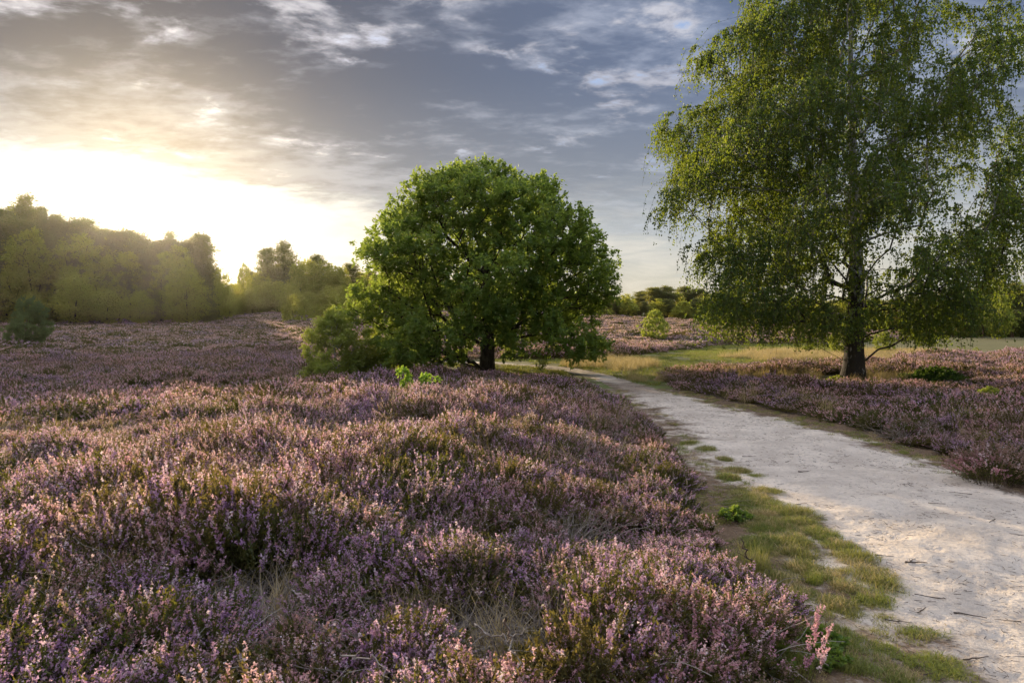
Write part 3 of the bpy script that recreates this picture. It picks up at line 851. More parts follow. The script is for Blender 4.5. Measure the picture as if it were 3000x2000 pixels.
def leaf_quads(cen, axis, nrm, ln, wd, rnd, lift=0.25):
    """kite leaves: base, side, tip, side"""
    axis = axis / (np.linalg.norm(axis, axis=1)[:, None] + 1e-9)
    side = np.cross(axis, nrm); side /= np.linalg.norm(side, axis=1)[:, None] + 1e-9
    n_ = np.cross(side, axis)
    ln = ln[:, None]; wd = wd[:, None]
    v0 = cen; v2 = cen + axis * ln
    v1 = cen + axis * ln * 0.45 + side * wd * 0.5 + n_ * wd * lift; v3 = cen + axis * ln * 0.45 - side * wd * 0.5 + n_ * wd * lift
    V = np.stack([v0, v1, v2, v3], 1).reshape(-1, 3)
    return V, np.arange(len(V)).reshape(-1, 4), np.repeat(rnd, 4)

def envelope(n, f, lo, hi, rng_, zfun=None):
    """random points in a solid of revolution-like body: f(z, th) radius"""
    out = []
    while sum(map(len, out)) < n:
        z = rng_.uniform(lo, hi, n); th = rng_.uniform(0, 6.283, n); R = f(z, th)
        q = rng_.uniform(0, 1, n) ** 0.42
        keep = rng_.uniform(0, 1, n) < (R / R.max()) ** 1.3
        out.append(np.c_[np.cos(th) * R * q, np.sin(th) * R * q, z][keep])
    return np.concatenate(out)[:n]

def tree_things(name, base, label, cat, group=None, rot=0.0, scale=1.0):
    e = bpy.data.objects.new(name, None); C.collection.objects.link(e)
    e.location = base; e.rotation_euler = (0, 0, rot); e.scale = (scale,) * 3
    e.empty_display_size = 0.3
    return tag(e, label, cat, group)

def branch_parts(root, N, par, br, w, nt_, R0, barkm, expo=0.44, rmin=0.005, nlimb=14, sides=6, twig_name='twigs'):
    rad = R0 * (w / w[nt_ - 1 if False else 0]) ** expo + rmin
    rad = np.minimum(rad, R0)
    ids = np.arange(nt_, len(N))
    P0 = N[par[ids]]; P1 = N[ids]
    r1 = rad[ids]; r0 = np.minimum(rad[par[ids]], r1 * 1.35)
    sz = {b_: r1[br[ids] == b_].max() for b_ in np.unique(br[ids])}
    main = sorted(sz, key=lambda k: -sz[k])[:nlimb]
    used = np.zeros(len(ids), bool)
    for b_ in main:
        mm = (br[ids] == b_) & (r1 > max(0.012, rmin * 1.6))
        if mm.sum() < 2: continue
        used |= mm
        V, Fq = tubes(P0[mm], P1[mm], r0[mm], r1[mm], sides)
        link('limb', mesh('limb', V, Fq, None, [barkm], smooth=True), root)
    mm = ~used
    V, Fq = tubes(P0[mm], P1[mm], r0[mm], r1[mm], 3)
    link(twig_name, mesh(twig_name, V, Fq, None, [barkm], smooth=True), root)
    return rad

# ---- the round oak
def build_oak():
    r = R_(21)
    ht = top_h(508, OAK[1], OAK[2]); Rw = 4.15
    root = tree_things('oak_tree', OAK, 'round, dense green oak standing alone in the middle of the heath', 'tree')
    def f(z, th):
        t = np.clip((z - 0.25) / (ht - 0.25), 0, 1)
        prof = np.interp(t, [0, .05, .14, .30, .47, .63, .78, .88, .95, 1.0], [0.80, .90, .97, 1.0, 1.0, .92, .80, .62, .42, .16])
        lob = 1 + 0.05 * np.sin(3 * th + 2.2 * z) + 0.07 * np.sin(5 * th - 1.7 * z + 1) + 0.06 * np.sin(3.1 * z + 2 * th) + 0.05 * np.sin(7 * th + 5.3 * z)
        return Rw * prof * lob
    att = envelope(3500, f, 0.42, ht - 0.05, r)
    cl = vnoise(att[:, 0] + 50, att[:, 2] + att[:, 1] * .7 + 50, 0.95, 2, 4)
    rho = np.hypot(att[:, 0], att[:, 1]) / f(att[:, 2], np.arctan2(att[:, 1], att[:, 0]))
    att = att[(cl > 0.36) & ((rho > 0.5) | (r.uniform(0, 1, len(att)) < 0.25)) & ((att[:, 2] > 1.1) | (rho > np.where(att[:, 0] < 0, .5, .7))) & ((att[:, 2] > 1.2) | (np.abs(att[:, 0] - .1) > 0.6)) & ((att[:, 2] > .7) | (att[:, 0] < 0.6) | (att[:, 0] > 3.4))]
    att[:, 0] -= 0.08
    zz = np.linspace(0, 4.3, 16)
    trunk = np.c_[0.05 * np.sin(zz * .9), 0.06 * np.sin(zz * .6 + 1) - .05, zz - 0.05]
    N, par, br, tips, w, nt_ = grow(trunk, att, 22, 0.42, 0.40, 0.02, 0.05)
    rt = np.interp(zz, [0, 1.2, 2.2, 4.3], [0.255, 0.225, 0.18, 0.055])
    V, Fq = chain_tube(trunk, rt, 16, 0.35, 5)
    link('trunk', mesh('trunk', V, Fq, None, [OAKBARK], smooth=True), root)
    branch_parts(root, N, par, br, w, nt_, 0.16, OAKBARK, 0.46, 0.004, 16)
    T = N[tips]; n = len(T)
    # leafy twigs: spokes out of every tip, rosette of leaves on each
    k = 5
    ax = T - np.array([0, 0, ht * 0.40]); ax /= np.linalg.norm(ax, axis=1)[:, None]
    sp = ax[:, None] * 0.9 + r.normal(0, 0.75, (n, k, 3)); sp[..., 2] += 0.25; sp /= np.linalg.norm(sp, axis=-1)[..., None]
    tip2 = T[:, None] + sp * r.uniform(0.10, 0.52, (n, k, 1))
    kl = 13
    spr = np.repeat(sp.reshape(-1, 3), kl, 0); c0 = np.repeat(tip2.reshape(-1, 3), kl, 0)
    c = c0 - spr * r.uniform(0, 0.20, (len(c0), 1)) + r.normal(0, 0.035, c0.shape)
    axis = spr * 0.55 + r.normal(0, 0.7, c0.shape)
    nrm = np.array([0, 0, 1.]) + r.normal(0, 0.55, c0.shape) + spr * .4
    V, Fq, rn = leaf_quads(c, axis, nrm, r.uniform(0.09, 0.145, len(c)), r.uniform(0.06, 0.095, len(c)), np.clip(np.repeat(r.uniform(0, 1, n * k), kl) * .5 + r.uniform(0, .5, len(c)), 0, 1))
    link('crown', mesh('crown', V, Fq, None, [OAKLEAF], None, {'rnd': rn}), root)
build_oak()

# ---- the big weeping birch
def build_birch():
    r = R_(31)
    ht = 14.0
    root = tree_things('birch_tree', BOW, 'tall weeping birch with black and white trunk on the right of the path', 'tree')
    def f(z, th):
        rgt = np.clip(np.cos(th) * 1.4, 0, 1) * np.clip((z - 7.3) / 1.4, 0, 1)
        prof = np.interp(z, [1.4, 2.2, 3.5, 5.0, 6.6, 8.0, 9.5, 11.0, 13.0, 14.0], [3.2, 4.0, 4.4, 4.65, 4.65, 4.2, 3.65, 2.9, 1.5, 0.5])
        lob = 1 + 0.08 * np.sin(2 * th + 1.1 * z + 0.6) + 0.11 * np.sin(3 * th - 1.9 * z + 2.1) + .1 * np.sin(5 * th + z)
        lo_r = np.clip(np.cos(th) * 1.4, 0, 1) * np.clip((4.4 - z) / 1.5, 0, 1)
        return prof * lob * (1 - 0.55 * rgt) * (1 - 0.34 * lo_r)
    att = envelope(3900, f, 1.5, ht, r)
    cl = vnoise(att[:, 0] + 30, att[:, 2] * 1.2 + att[:, 1] * .5 + 30, 0.62, 2, 14)
    rho = np.hypot(att[:, 0], att[:, 1]) / f(att[:, 2], np.arctan2(att[:, 1], att[:, 0]))
    att = att[(cl > np.where(rho > .5, 0.455, .38)) & ((rho > 0.2) | (r.uniform(0, 1, len(att)) < 0.6))]
    # arms that the photograph shows reaching out of the crown (photo px)
    arms = [(2940, 120, 0.3, .55), (2760, 40, 0.0, .5), (2880, 30, -0.3, .5), (2960, 700, 0.5, .5), (3030, 420, 0, .6), (3040, 600, .2, .6), (2060, 180, 0.2, .4), (2140, 110, 0., .5), (1985, 370, 0.2, .5),
            (2060, 330, -0.3, .5), (2040, 470, .4, .6), (2080, 720, .3, .6), (2130, 880, .4, .6),
            (2700, 980, .5, .5), (2380, 960, .6, .5), (2900, 800, .4, .5), (2850, 130, 0, .6)]
    ex = []
    for ax_, ay_, dd, sp_ in arms:
        Yw = BOW[1] + dd; q = np.array([(ax_ - 1500) / F * Yw - BOW[0], dd, EYE + (940 - ay_) / F * Yw - BOW[2]])
        ex.append(q + r.normal(0, sp_ * .5, (12, 3)))
    att = np.concatenate([att] + ex)
    zz = np.linspace(0, 11.5, 32)
    trunk = np.c_[-0.02 * zz + 0.10 * np.sin(zz * .55), 0.10 * np.sin(zz * .45 + 1) - .08, zz - 0.05]
    N, par, br, tips, w, nt_ = grow(trunk, att, 32, 0.40, 0.42, 0.10, 0.05)
    rt = np.interp(zz, [0, .8, 2.2, 4.5, 7, 11.5], [0.285, 0.25, 0.215, 0.15, 0.09, 0.03])
    V, Fq = chain_tube(trunk, rt, 18, 0.30, 9)
    link('trunk', mesh('trunk', V, Fq, None, [BIRCHBARK], smooth=True), root)
    branch_parts(root, N, par, br, w, nt_, 0.13, BIRCHBARK, 0.45, 0.004, 18)
    T = N[tips]; n = len(T)
    # pendulous twigs with leaves
    k = 6
    out = T.copy(); out[:, 2] = 0; out /= np.linalg.norm(out, axis=1)[:, None] + 1e-6
    dv = out[:, None] * 0.55 + r.normal(0, 0.55, (n, k, 3)); dv[..., 2] = 0.15
    ln = r.uniform(0.35, 1.0, (n, k)) * np.where(r.uniform(0, 1, (n, k)) < .25, 1.5, 1)
    kl = 17
    t = r.uniform(0.02, 1, (n, k, kl))
    hor = 0.45 * (1 - np.exp(-2.6 * t)) ; ver = t ** 1.7
    st = T[:, None, None]
    c = st + dv[:, :, None] * (ln[..., None] * hor)[..., None] * 1.2
    c = c + np.stack([0 * t, 0 * t, -ver * ln[..., None] * 0.92], -1) + r.normal(0, 0.03, c.shape)
    # keep it off the ground and above the browse line
    c = c.reshape(-1, 3); g = np.repeat(r.uniform(0, 1, n * k), kl)
    ok = c[:, 2] > 0.62 + 0.7 * vnoise(c[:, 0] + 9, c[:, 1] + 9, 0.7, 2, 3)
    c = c[ok]; g = g[ok]
    axis = r.normal(0, 0.45, c.shape) + np.array([0, 0, -0.9]); nrm = r.normal(0, 1, c.shape)
    V, Fq, rn = leaf_quads(c, axis, nrm, r.uniform(0.050, 0.082, len(c)), r.uniform(0.042, 0.064, len(c)), np.clip(g * .5 + r.uniform(0, .5, len(c)), 0, 1))
    link('crown', mesh('crown', V, Fq, None, [BIRCHLEAF], None, {'rnd': rn}), root)
    # the hanging twigs themselves
    tt = np.array([0.0, 0.35, 0.7, 1.0]); sel = r.uniform(0, 1, (n, k)) < 0.55
    ho = 0.45 * (1 - np.exp(-2.6 * tt)); ve = tt ** 1.7
    p = T[:, None, None] + dv[:, :, None] * (ln[..., None] * ho)[..., None] * 1.2 + np.stack([0 * ln[..., None] * tt, 0 * ln[..., None] * tt, -ve * ln[..., None] * 0.92], -1)
    p = p[sel]; p = p[p[:, -1, 2] > 0.7]
    A = p[:, :-1].reshape(-1, 3); B = p[:, 1:].reshape(-1, 3)
    V, Fq = tubes(A, B, np.full(len(A), .0035), np.full(len(A), .0028), 3)
    link('hanging_twigs', mesh('hanging_twigs', V, Fq, None, [DARKTWIG]), root)
build_birch()

# ---- generic leafy tree / shrub
def leafy(seed, ht, Rw, prof, leafm, barkm, natt=160, k=5, kl=10, ll=0.07, lw=0.05, spread=0.25, trunk_r=0.05, z0=0.05, multi=1, lob=0.15,
          trunk_top=0.6, droop=0.0, outw=0.8, cleft=0.3, nlimb=0):
    """returns (trunk mesh, crown mesh)"""
    r = R_(seed)
    zs = np.linspace(0, 1, len(prof))
    ph = r.uniform(0, 6, 3)
    def f(z, th):
        t = np.clip((z - z0 * ht) / (ht * (1 - z0)), 0, 1)
        return Rw * np.interp(t, zs, prof) * (1 + lob * np.sin(3 * th + 5 * t + ph[0]) + lob * .8 * np.sin(5 * th - 7 * t + ph[1]) + lob * .5 * np.sin(11 * t + ph[2]))
    att = envelope(natt, f, z0 * ht, ht * 0.97, r)
    cl = vnoise(att[:, 0] / Rw + 30, att[:, 2] / Rw + att[:, 1] / Rw * .6 + 30, 2.6, 2, seed % 97)
    att = att[cl > cleft]
    zt = np.linspace(0, ht * trunk_top, 8)
    trunk = np.c_[0.02 * ht * np.sin(zt * 2 / ht * 3), 0.015 * ht * np.sin(zt / ht * 5 + 1), zt - 0.03]
    N, par, br, tips, w, nt_ = grow(trunk, att, seed + 1, 0.4, max(0.12, ht * 0.09), 0.05, 0.05)
    rt = np.interp(zt, [0, ht * trunk_top], [trunk_r, trunk_r * 0.35])
    Vt, Ft = chain_tube(trunk, rt, 7, 0.2, seed)
    rad = trunk_r * 0.7 * (w / w[0]) ** 0.45 + 0.002
    ids = np.arange(nt_, len(N))
    Vb, Fb = tubes(N[par[ids]], N[ids], np.minimum(rad[par[ids]], rad[ids] * 1.3), rad[ids], 3)
    tm = mesh('trunk', np.concatenate([Vt, Vb]), np.concatenate([Ft, Fb + len(Vt)]), None, [barkm], smooth=True)
    T = N[tips]; n = len(T)
    ax = T - np.array([0, 0, ht * 0.3]); ax /= np.linalg.norm(ax, axis=1)[:, None] + 1e-6
    sp = ax[:, None] * outw + r.normal(0, 0.7, (n, k, 3)); sp[..., 2] += 0.25 - droop; sp /= np.linalg.norm(sp, axis=-1)[..., None]
    tip2 = T[:, None] + sp * r.uniform(0.2, 1.0, (n, k, 1)) * spread
    spr = np.repeat(sp.reshape(-1, 3), kl, 0); c0 = np.repeat(tip2.reshape(-1, 3), kl, 0)
    c = c0 - spr * r.uniform(0, 0.6, (len(c0), 1)) * spread + r.normal(0, spread * .16, c0.shape)
    c[:, 2] = np.maximum(c[:, 2], 0.02)
    axis = spr * 0.6 + r.normal(0, 0.6, c0.shape) + np.array([0, 0, -droop]); nrm = np.array([0, 0, 1.]) * 0.8 + r.normal(0, 0.7, c0.shape)
    V, Fq, rn = leaf_quads(c, axis, nrm, ll * r.uniform(.75, 1.25, len(c)), lw * r.uniform(.75, 1.25, len(c)), np.clip(np.repeat(r.uniform(0, 1, n * k), kl) * .6 + r.uniform(0, .4, len(c)), 0, 1))
    cm = mesh('crown', V, Fq, None, [leafm], None, {'rnd': rn})
    return tm, cm

def pine(seed, ht, Rw, leafm, barkm, nn=34, fs=0.30, low=0.35, shape='round', trunk_r=0.16):
    """conifer: whorled limbs carrying flat plates of needle tufts"""
    r = R_(seed)
    lo = low * ht
    zt = np.linspace(0, ht * 0.97, 12)
    trunk = np.c_[0.25 * np.sin(zt / ht * 3 + seed) * ht / 12, 0.2 * np.sin(zt / ht * 4 + seed * 2) * ht / 12, zt - .05]
    Vt, Ft = chain_tube(trunk, np.interp(zt, [0, ht], [trunk_r, 0.03]), 7, 0.15, seed)
    nw = 13 if shape == 'round' else 22
    A, B, ra = [], [], []; T = []
    for i in range(nw):
        z0_ = lo + (ht - lo) * (i + r.uniform(-.3, .3)) / nw
        t = np.clip((z0_ - lo) / (ht - lo), 0, 1)
        if shape == 'round': R = Rw * np.interp(t, [0, .25, .6, .85, 1], [.55, .95, 1, .65, .2])
        else: R = Rw * np.interp(t, [0, .08, 1], [.85, 1, .06])
        nbh = r.integers(4, 7)
        a0 = r.uniform(0, 6.28)
        for b_ in range(nbh):
            z = z0_ + r.normal(0, 0.028 * ht)
            a = a0 + b_ * 6.283 / nbh + r.uniform(-.4, .4); Rl = R * r.uniform(0.6, 1.12)
            bx = np.interp(z, zt, trunk[:, 0]); by = np.interp(z, zt, trunk[:, 1])
            rise = 0.28 if shape == 'round' else -0.05 + 0.25 * t
            e = np.array([bx + np.cos(a) * Rl, by + np.sin(a) * Rl, z + Rl * rise])
            p0 = np.array([bx, by, z])
            A.append(p0); B.append(e); ra.append(0.012 + 0.012 * Rl)
            m_ = 5 if shape == 'round' else 6
            for q in np.linspace(0.3, 1.0, m_):
                for s in range(2 if shape == 'round' else 2):
                    sw = Rl * 0.26 * r.normal()
                    T.append(p0 + (e - p0) * q + np.array([-np.sin(a) * sw, np.cos(a) * sw, r.normal(0, .05) + 0.06]))
    T.append(np.array([trunk[-1, 0], trunk[-1, 1], ht])); T = np.array(T)
    Vb, Fb = tubes(np.array(A), np.array(B), np.array(ra), np.array(ra) * .35, 3)
    tm = mesh('trunk', np.concatenate([Vt, Vb]), np.concatenate([Ft, Fb + len(Vt)]), None, [barkm], smooth=True)
    n = len(T)
    c = np.repeat(T, nn, 0) + r.normal(0, 1, (n * nn, 3)) * np.array([.34, .34, .22]) * (Rw / 2.4)
    axis = r.normal(0, 1, c.shape) * np.array([1, 1, .55]) + np.array([0, 0, .3])
    V, Fq, rn = leaf_quads(c, axis, r.normal(0, 1, c.shape), fs * r.uniform(.6, 1.2, len(c)), fs * 0.36 * r.uniform(.6, 1.2, len(c)), np.clip(np.repeat(r.uniform(0, 1, n), nn) * .6 + r.uniform(0, .4, len(c)), 0, 1))
    return tm, mesh('crown', V, Fq, None, [leafm], None, {'rnd': rn})

def plant(name, meshes, base, label, cat, group=None, rot=0.0, scale=1.0):
    e = tree_things(name, base, label, cat, group, rot, scale)
    if isinstance(scale, tuple): e.scale = scale
    link('trunk', meshes[0], e); link('crown', meshes[1], e)
    return e
def plant_px(name, meshes, mh, pxx, dist, ptop, label, cat, group=None, rot=0.0, wide=1.0):
    """stand a tree of mesh height mh at a photo column and distance so its top reaches photo row ptop"""
    b_ = place(pxx, dist); s = top_h(ptop, dist, b_[2]) / mh
    e = plant(name, meshes, (b_[0], b_[1], b_[2] - 0.03), label, cat, group, rot, 1.0)
    e.scale = (s * wide, s * wide, s); return e

ROUND = [.55, .95, 1, .95, .8, .55, .2]
SHRUB = [.6, .95, 1, .95, .82, .62, .4, .18]
CONE = [.8, 1, .9, .75, .6, .42, .25, .08]
TALL = [.35, .8, 1, 1, .9, .75, .5, .2]

# shrub on the left of the oak, two stems of it
sh1 = leafy(41, 2.5, 1.05, SHRUB, SHRUBLEAF, PALEBARK, 560, 5, 8, .072, .055, .20, .035, .02, cleft=.33, lob=.12, outw=1.2)
plant_px('birch_shrub', sh1, 2.5, 978, 21.5, 905, 'bushy young birch shrub touching the left side of the round oak', 'shrub', wide=1.12)
sh2 = leafy(43, 1.9, 0.95, SHRUB, SHRUBLEAF, PALEBARK, 420, 5, 8, .066, .052, .18, .03, .02)
plant_px('birch_shrub', sh2, 1.9, 1080, 22.3, 960, 'lower birch shrub half hidden between the larger shrub and the oak', 'shrub', rot=1.0)
# young pine far left
yp = leafy(45, 3.2, 1.3, [.45, .9, 1, .92, .8, .62, .42, .15], PINEBLUE, PINEBARK, 300, 6, 13, .15, .045, .20, .06, .12, lob=.22, cleft=.36)
plant_px('young_pine', yp, 3.2, 88, 42, 868, 'small bluish pine alone in the heather at the far left', 'tree', wide=.86)
# young birch on the far slope
yb = leafy(47, 2.6, 1.1, SHRUB, SHRUBLEAF, PALEBARK, 260, 5, 8, .09, .07, .2, .04, .1)
plant_px('young_tree', yb, 2.6, 1917, 50, 908, 'small round young tree on the heather slope between oak and birch', 'tree')
yb2 = leafy(49, 2.6, 1.0, TALL, YELLOWLEAF, PALEBARK, 240, 5, 8, .08, .06, .2, .04, .08)
plant_px('young_tree', yb2, 2.6, 2470, 33, 930, 'yellow green young tree seen just left of the birch trunk', 'tree')
plant_px('young_tree', yb2, 2.6, 2590, 36, 965, 'pale young tree seen through the birch twigs right of its trunk', 'tree', rot=2.0)
plant_px('green_bush', sh2, 1.9, 2862, 36, 1015, 'bright green bush beyond the heather near the right edge', 'bush', rot=.5)
# small bushes before the left wood
bu = leafy(51, 2.6, 1.1, SHRUB, FORESTLEAF, OAKBARK, 170, 5, 8, .14, .11, .28, .04, .05)
plant_px('bush', bu, 2.6, 857, 76, 868, 'pointed dark bush standing alone in front of the wood', 'bush', wide=.85)
plant_px('bush', bu, 2.6, 925, 82, 893, 'low wide bush at the wood edge beside the pointed bush', 'bush', rot=2, wide=1.3)
plant_px('bush', bu, 2.6, 985, 80, 862, 'round bush at the wood edge just above the birch shrub', 'bush', rot=3, wide=1.1)
plant_px('bush', bu, 2.6, 1010, 70, 900, 'small round bush close behind the birch shrub', 'bush', rot=4, wide=1.0)

# ---- woods: every tree its own object
FB = [leafy(61 + 7 * i, 11, 3.0, TALL, FORESTLEAF, OAKBARK, 330, 5, 5, .30, .24, .75, .16, .10, cleft=.28) for i in range(4)]
FP = [pine(91 + 5 * i, 12, 2.3, PINELEAF, PINEBARK, nn=20, fs=.36, low=.38) for i in range(3)]
FS = [pine(111 + 5 * i, 12, 2.2, PINELEAF, PINEBARK, nn=17, fs=.32, low=.06, shape='cone') for i in range(2)]
FY = leafy(131, 9, 2.9, TALL, YELLOWLEAF, PALEBARK, 330, 5, 6, .26, .2, .6, .1, .06)
FBm = 11 + .5; FPm = 12.1
rw = R_(140)
def wood(xs, tops, dists, kinds, group, lab, fat=1.0, seed=0):
    r = R_(seed)
    for x, tp, d, kd in zip(xs, tops, dists, kinds):
        lib, mh, nm, word = {'b': (FB, 11.3, 'broadleaf_tree', 'broadleaf tree'), 'p': (FP, 12.3, 'pine_tree', 'pine'), 's': (FS, 12.2, 'spruce_tree', 'spruce')}[kd]
        pick, rt_, wd_ = r.integers(len(lib)), r.uniform(0, 6.28), fat * r.uniform(.85, 1.15)
        if x < -90 or x > 3090: continue            # wholly outside the picture
        plant_px(nm, lib[pick], mh, x, d, tp, lab % word, 'tree', group + ', ' + word + 's', rot=rt_, wide=wd_)
# skyline of the left wood (photo px)
sky_x = np.array([-260, -120, 0, 60, 120, 180, 240, 300, 360, 420, 470, 520, 560, 600, 640, 665, 700])
sky_y = np.array([560, 580, 615, 590, 620, 632, 640, 648, 668, 684, 682, 684, 690, 690, 730, 770, 830])
def skyl(x): return np.interp(x, sky_x, sky_y)
# named individuals on the skyline
plant_px('spruce_tree', FS[0], 12.2, 78, 84, 588, 'tallest spruce sticking out of the wood near the left edge', 'tree', wide=1.0)
plant_px('spruce_tree', FS[1], 12.2, 132, 80, 608, 'second slender spruce top right of the tallest spruce', 'tree', wide=.6)
plant_px('pine_tree', FP[0], 12.3, 597, 78, 686, 'leaning pine that ends the left wood on its right side', 'tree', wide=.75)
plant_px('broadleaf_tree', FB[1], 11.3, 640, 80, 780, 'lower broadleaf tree stepping down beside the leaning pine', 'tree', wide=.8)
plant_px('broadleaf_tree', FB[2], 11.3, 672, 88, 828, 'lowest broadleaf tree in the bright gap of the woods', 'tree', wide=.8)
plant_px('pine_tree', FP[1], 12.3, 838, 112, 713, 'tall round-topped pine above the second wood', 'tree', wide=.95)
plant_px('pine_tree', FP[2], 12.3, 785, 110, 728, 'shorter pine just left of the tall round-topped pine', 'tree', wide=.8)
plant_px('broadleaf_tree', FB[0], 11.3, 717, 104, 768, 'slim tree right of the bright gap in the woods', 'tree', wide=.55)
x1 = np.arange(-230, 600, 27.0) + rw.uniform(-10, 10, len(np.arange(-230, 600, 27.0)))
wood(x1, skyl(x1) + rw.uniform(0, 26, len(x1)), 84 + rw.uniform(-3, 4, len(x1)), [('p', 'b', 'p', 's', 'b', 'p')[i % 6] for i in range(len(x1))],
     'trees of the left wood, skyline row', '%s on the skyline row of the left wood', seed=1)
x2 = np.arange(-240, 620, 30.0) + rw.uniform(-12, 12, len(np.arange(-240, 620, 30.0)))
wood(x2, skyl(x2) + rw.uniform(40, 110, len(x2)), 77 + rw.uniform(-2, 3, len(x2)), [('p', 'b', 'p', 's', 'b')[i % 5] for i in range(len(x2))],
     'trees of the left wood, front row', '%s in the front row of the left wood beside the heather', seed=2)
x3 = np.arange(-200, 640, 105.0) + rw.uniform(-26, 26, len(np.arange(-200, 640, 105.0)))
wood(x3, 815 + rw.uniform(-40, 60, len(x3)), 73 + rw.uniform(-1, 2, len(x3)), ['b'] * len(x3),
     'low trees at the foot of the left wood', 'low %s at the foot of the left wood', seed=3, fat=1.25)
x4 = np.arange(690, 1080, 24.0) + rw.uniform(-8, 8, len(np.arange(690, 1080, 24.0)))
wood(x4, np.interp(x4, [690, 760, 870, 960, 1000, 1050, 1100], [830, 780, 755, 752, 770, 775, 800]) + rw.uniform(-4, 18, len(x4)), 112 + rw.uniform(-4, 5, len(x4)),
     [('b', 'b', 'p', 'b')[i % 4] for i in range(len(x4))], 'trees of the second wood left of the oak', '%s in the second wood left of the oak', seed=4)
x5 = np.arange(640, 1080, 30.0) + rw.uniform(-8, 8, len(np.arange(640, 1080, 30.0)))
wood(x5, 840 + rw.uniform(-25, 30, len(x5)), 100 + rw.uniform(-3, 4, len(x5)), ['b'] * len(x5),
     'low trees before the second wood', 'low %s in front of the second wood', seed=5, fat=1.5)
# behind the oak, and right of it
x6 = np.arange(1090, 2150, 34.0) + rw.uniform(-10, 10, len(np.arange(1090, 2150, 34.0)))
wood(x6, np.interp(x6, [1090, 1500, 1780, 1810, 1850, 1990, 2100], [790, 840, 862, 870, 842, 846, 850]) + rw.uniform(-6, 14, len(x6)), 148 + rw.uniform(-6, 6, len(x6)),
     [('p', 'p', 'b', 'p')[i % 4] for i in range(len(x6))], 'far trees on the ridge between oak and birch', 'dark %s on the far ridge between oak and birch', seed=6, fat=1.75)
x7 = np.arange(1760, 2760, 40.0) + rw.uniform(-12, 12, len(np.arange(1760, 2760, 40.0)))
wood(x7, 880 + rw.uniform(-16, 16, len(x7)), 142 + rw.uniform(-4, 4, len(x7)), [('b', 'p')[i % 2] for i in range(len(x7))],
     'low far trees behind the birch', 'low dark %s far behind the weeping birch', seed=7, fat=1.8)
x8 = np.arange(2620, 3330, 26.0) + rw.uniform(-8, 8, len(np.arange(2620, 3330, 26.0)))
wood(x8, np.interp(x8, [2620, 2780, 2830, 2880, 2950, 3000], [880, 850, 835, 828, 832, 828]) + rw.uniform(-4, 14, len(x8)), 100 + rw.uniform(-4, 5, len(x8)),
     [('p', 'p', 's', 'p', 'b')[i % 5] for i in range(len(x8))], 'dark trees of the right wood', 'dark %s in the wood at the right edge', seed=8, fat=1.4)
x9 = np.arange(2700, 3300, 45.0)
wood(x9, 900 + rw.uniform(-16, 16, len(x9)), 92 + rw.uniform(-2, 2, len(x9)), [('p', 's')[i % 2] for i in range(len(x9))],
     'front trees of the right wood', 'low dark %s in front of the right wood', seed=9, fat=1.7)
plant_px('pale_birch', (FY[0], FY[1]), 9.3, 2925, 84, 857, 'sunlit pale yellow-green tree in front of the dark right wood', 'tree', wide=1.0)

# the mass of the woods behind the trees one can tell apart
def wood_mass(name, x0, x1, d0, d1, tp, seed, label):
    r = R_(seed); n = int((x1 - x0) * (d1 - d0) / 260)
    xs = r.uniform(x0, x1, n); ds = r.uniform(d0, d1, n)
    X = (xs - 1500) / F * ds; Y = ds; Z = H(X, Y)
    tops = EYE + (940 - np.interp(xs, tp[0], tp[1]) - 14) / F * ds - Z
    s = np.maximum(tops, 3) / 11.5
    return X, Y, Z, s, r, n
# joined trunk+crown copies for instancing
def join_pair(pair, name):
    vs, f4 = [], []; off = 0; rn = []; mi = []
    for k, me in enumerate(pair):
        n = len(me.vertices); co = np.empty(n * 3, np.float32); me.vertices.foreach_get('co', co)
        li = np.empty(len(me.loops), np.int32); me.loops.foreach_get('vertex_index', li)
        vs.append(co.reshape(-1, 3)); f4.append(li.reshape(-1, 4) + off); mi.append(np.full(len(li) // 4, k)); off += n
        if 'rnd' in me.attributes:
            a = np.empty(n, np.float32); me.attributes['rnd'].data.foreach_get('value', a); rn.append(a)
        else: rn.append(np.zeros(n, np.float32))
    return mesh(name, np.concatenate(vs), np.concatenate(f4), None, [pair[0].materials[0], pair[1].materials[0]], np.concatenate(mi), {'rnd': np.concatenate(rn)})
mass_lib = lib_collection('wood_tree', [join_pair(p, 'wood_tree') for p in (FB[0], FB[3], FP[1], FS[0])])
for nm, args, lab in (('forest', (-900, 640, 90, 125, (sky_x, sky_y + 62), 201), 'inside of the left wood behind its edge trees'),
                      ('forest', (660, 1300, 118, 150, ([690, 760, 1300], [850, 790, 800]), 202), 'inside of the second wood behind its edge trees'),
                      ('forest', (2500, 3900, 106, 140, ([2500, 2780, 3000], [890, 855, 845]), 203), 'inside of the right wood behind its edge trees'),
                      ('forest', (1100, 2800, 155, 190, ([1100, 2800], [855, 865]), 204), 'farthest wood closing the horizon')):
    X, Y, Z, s, r, n = wood_mass(nm, args[0], args[1], args[2], args[3], args[4], args[5], lab)
    w_ = np.maximum(s, .9)
    scatter(nm, X, Y, Z - 0.9, np.c_[0 * X, 0 * X, r.uniform(0, 6.28, n)], np.c_[w_, w_, s], r.integers(0, 4, n), mass_lib, lab)
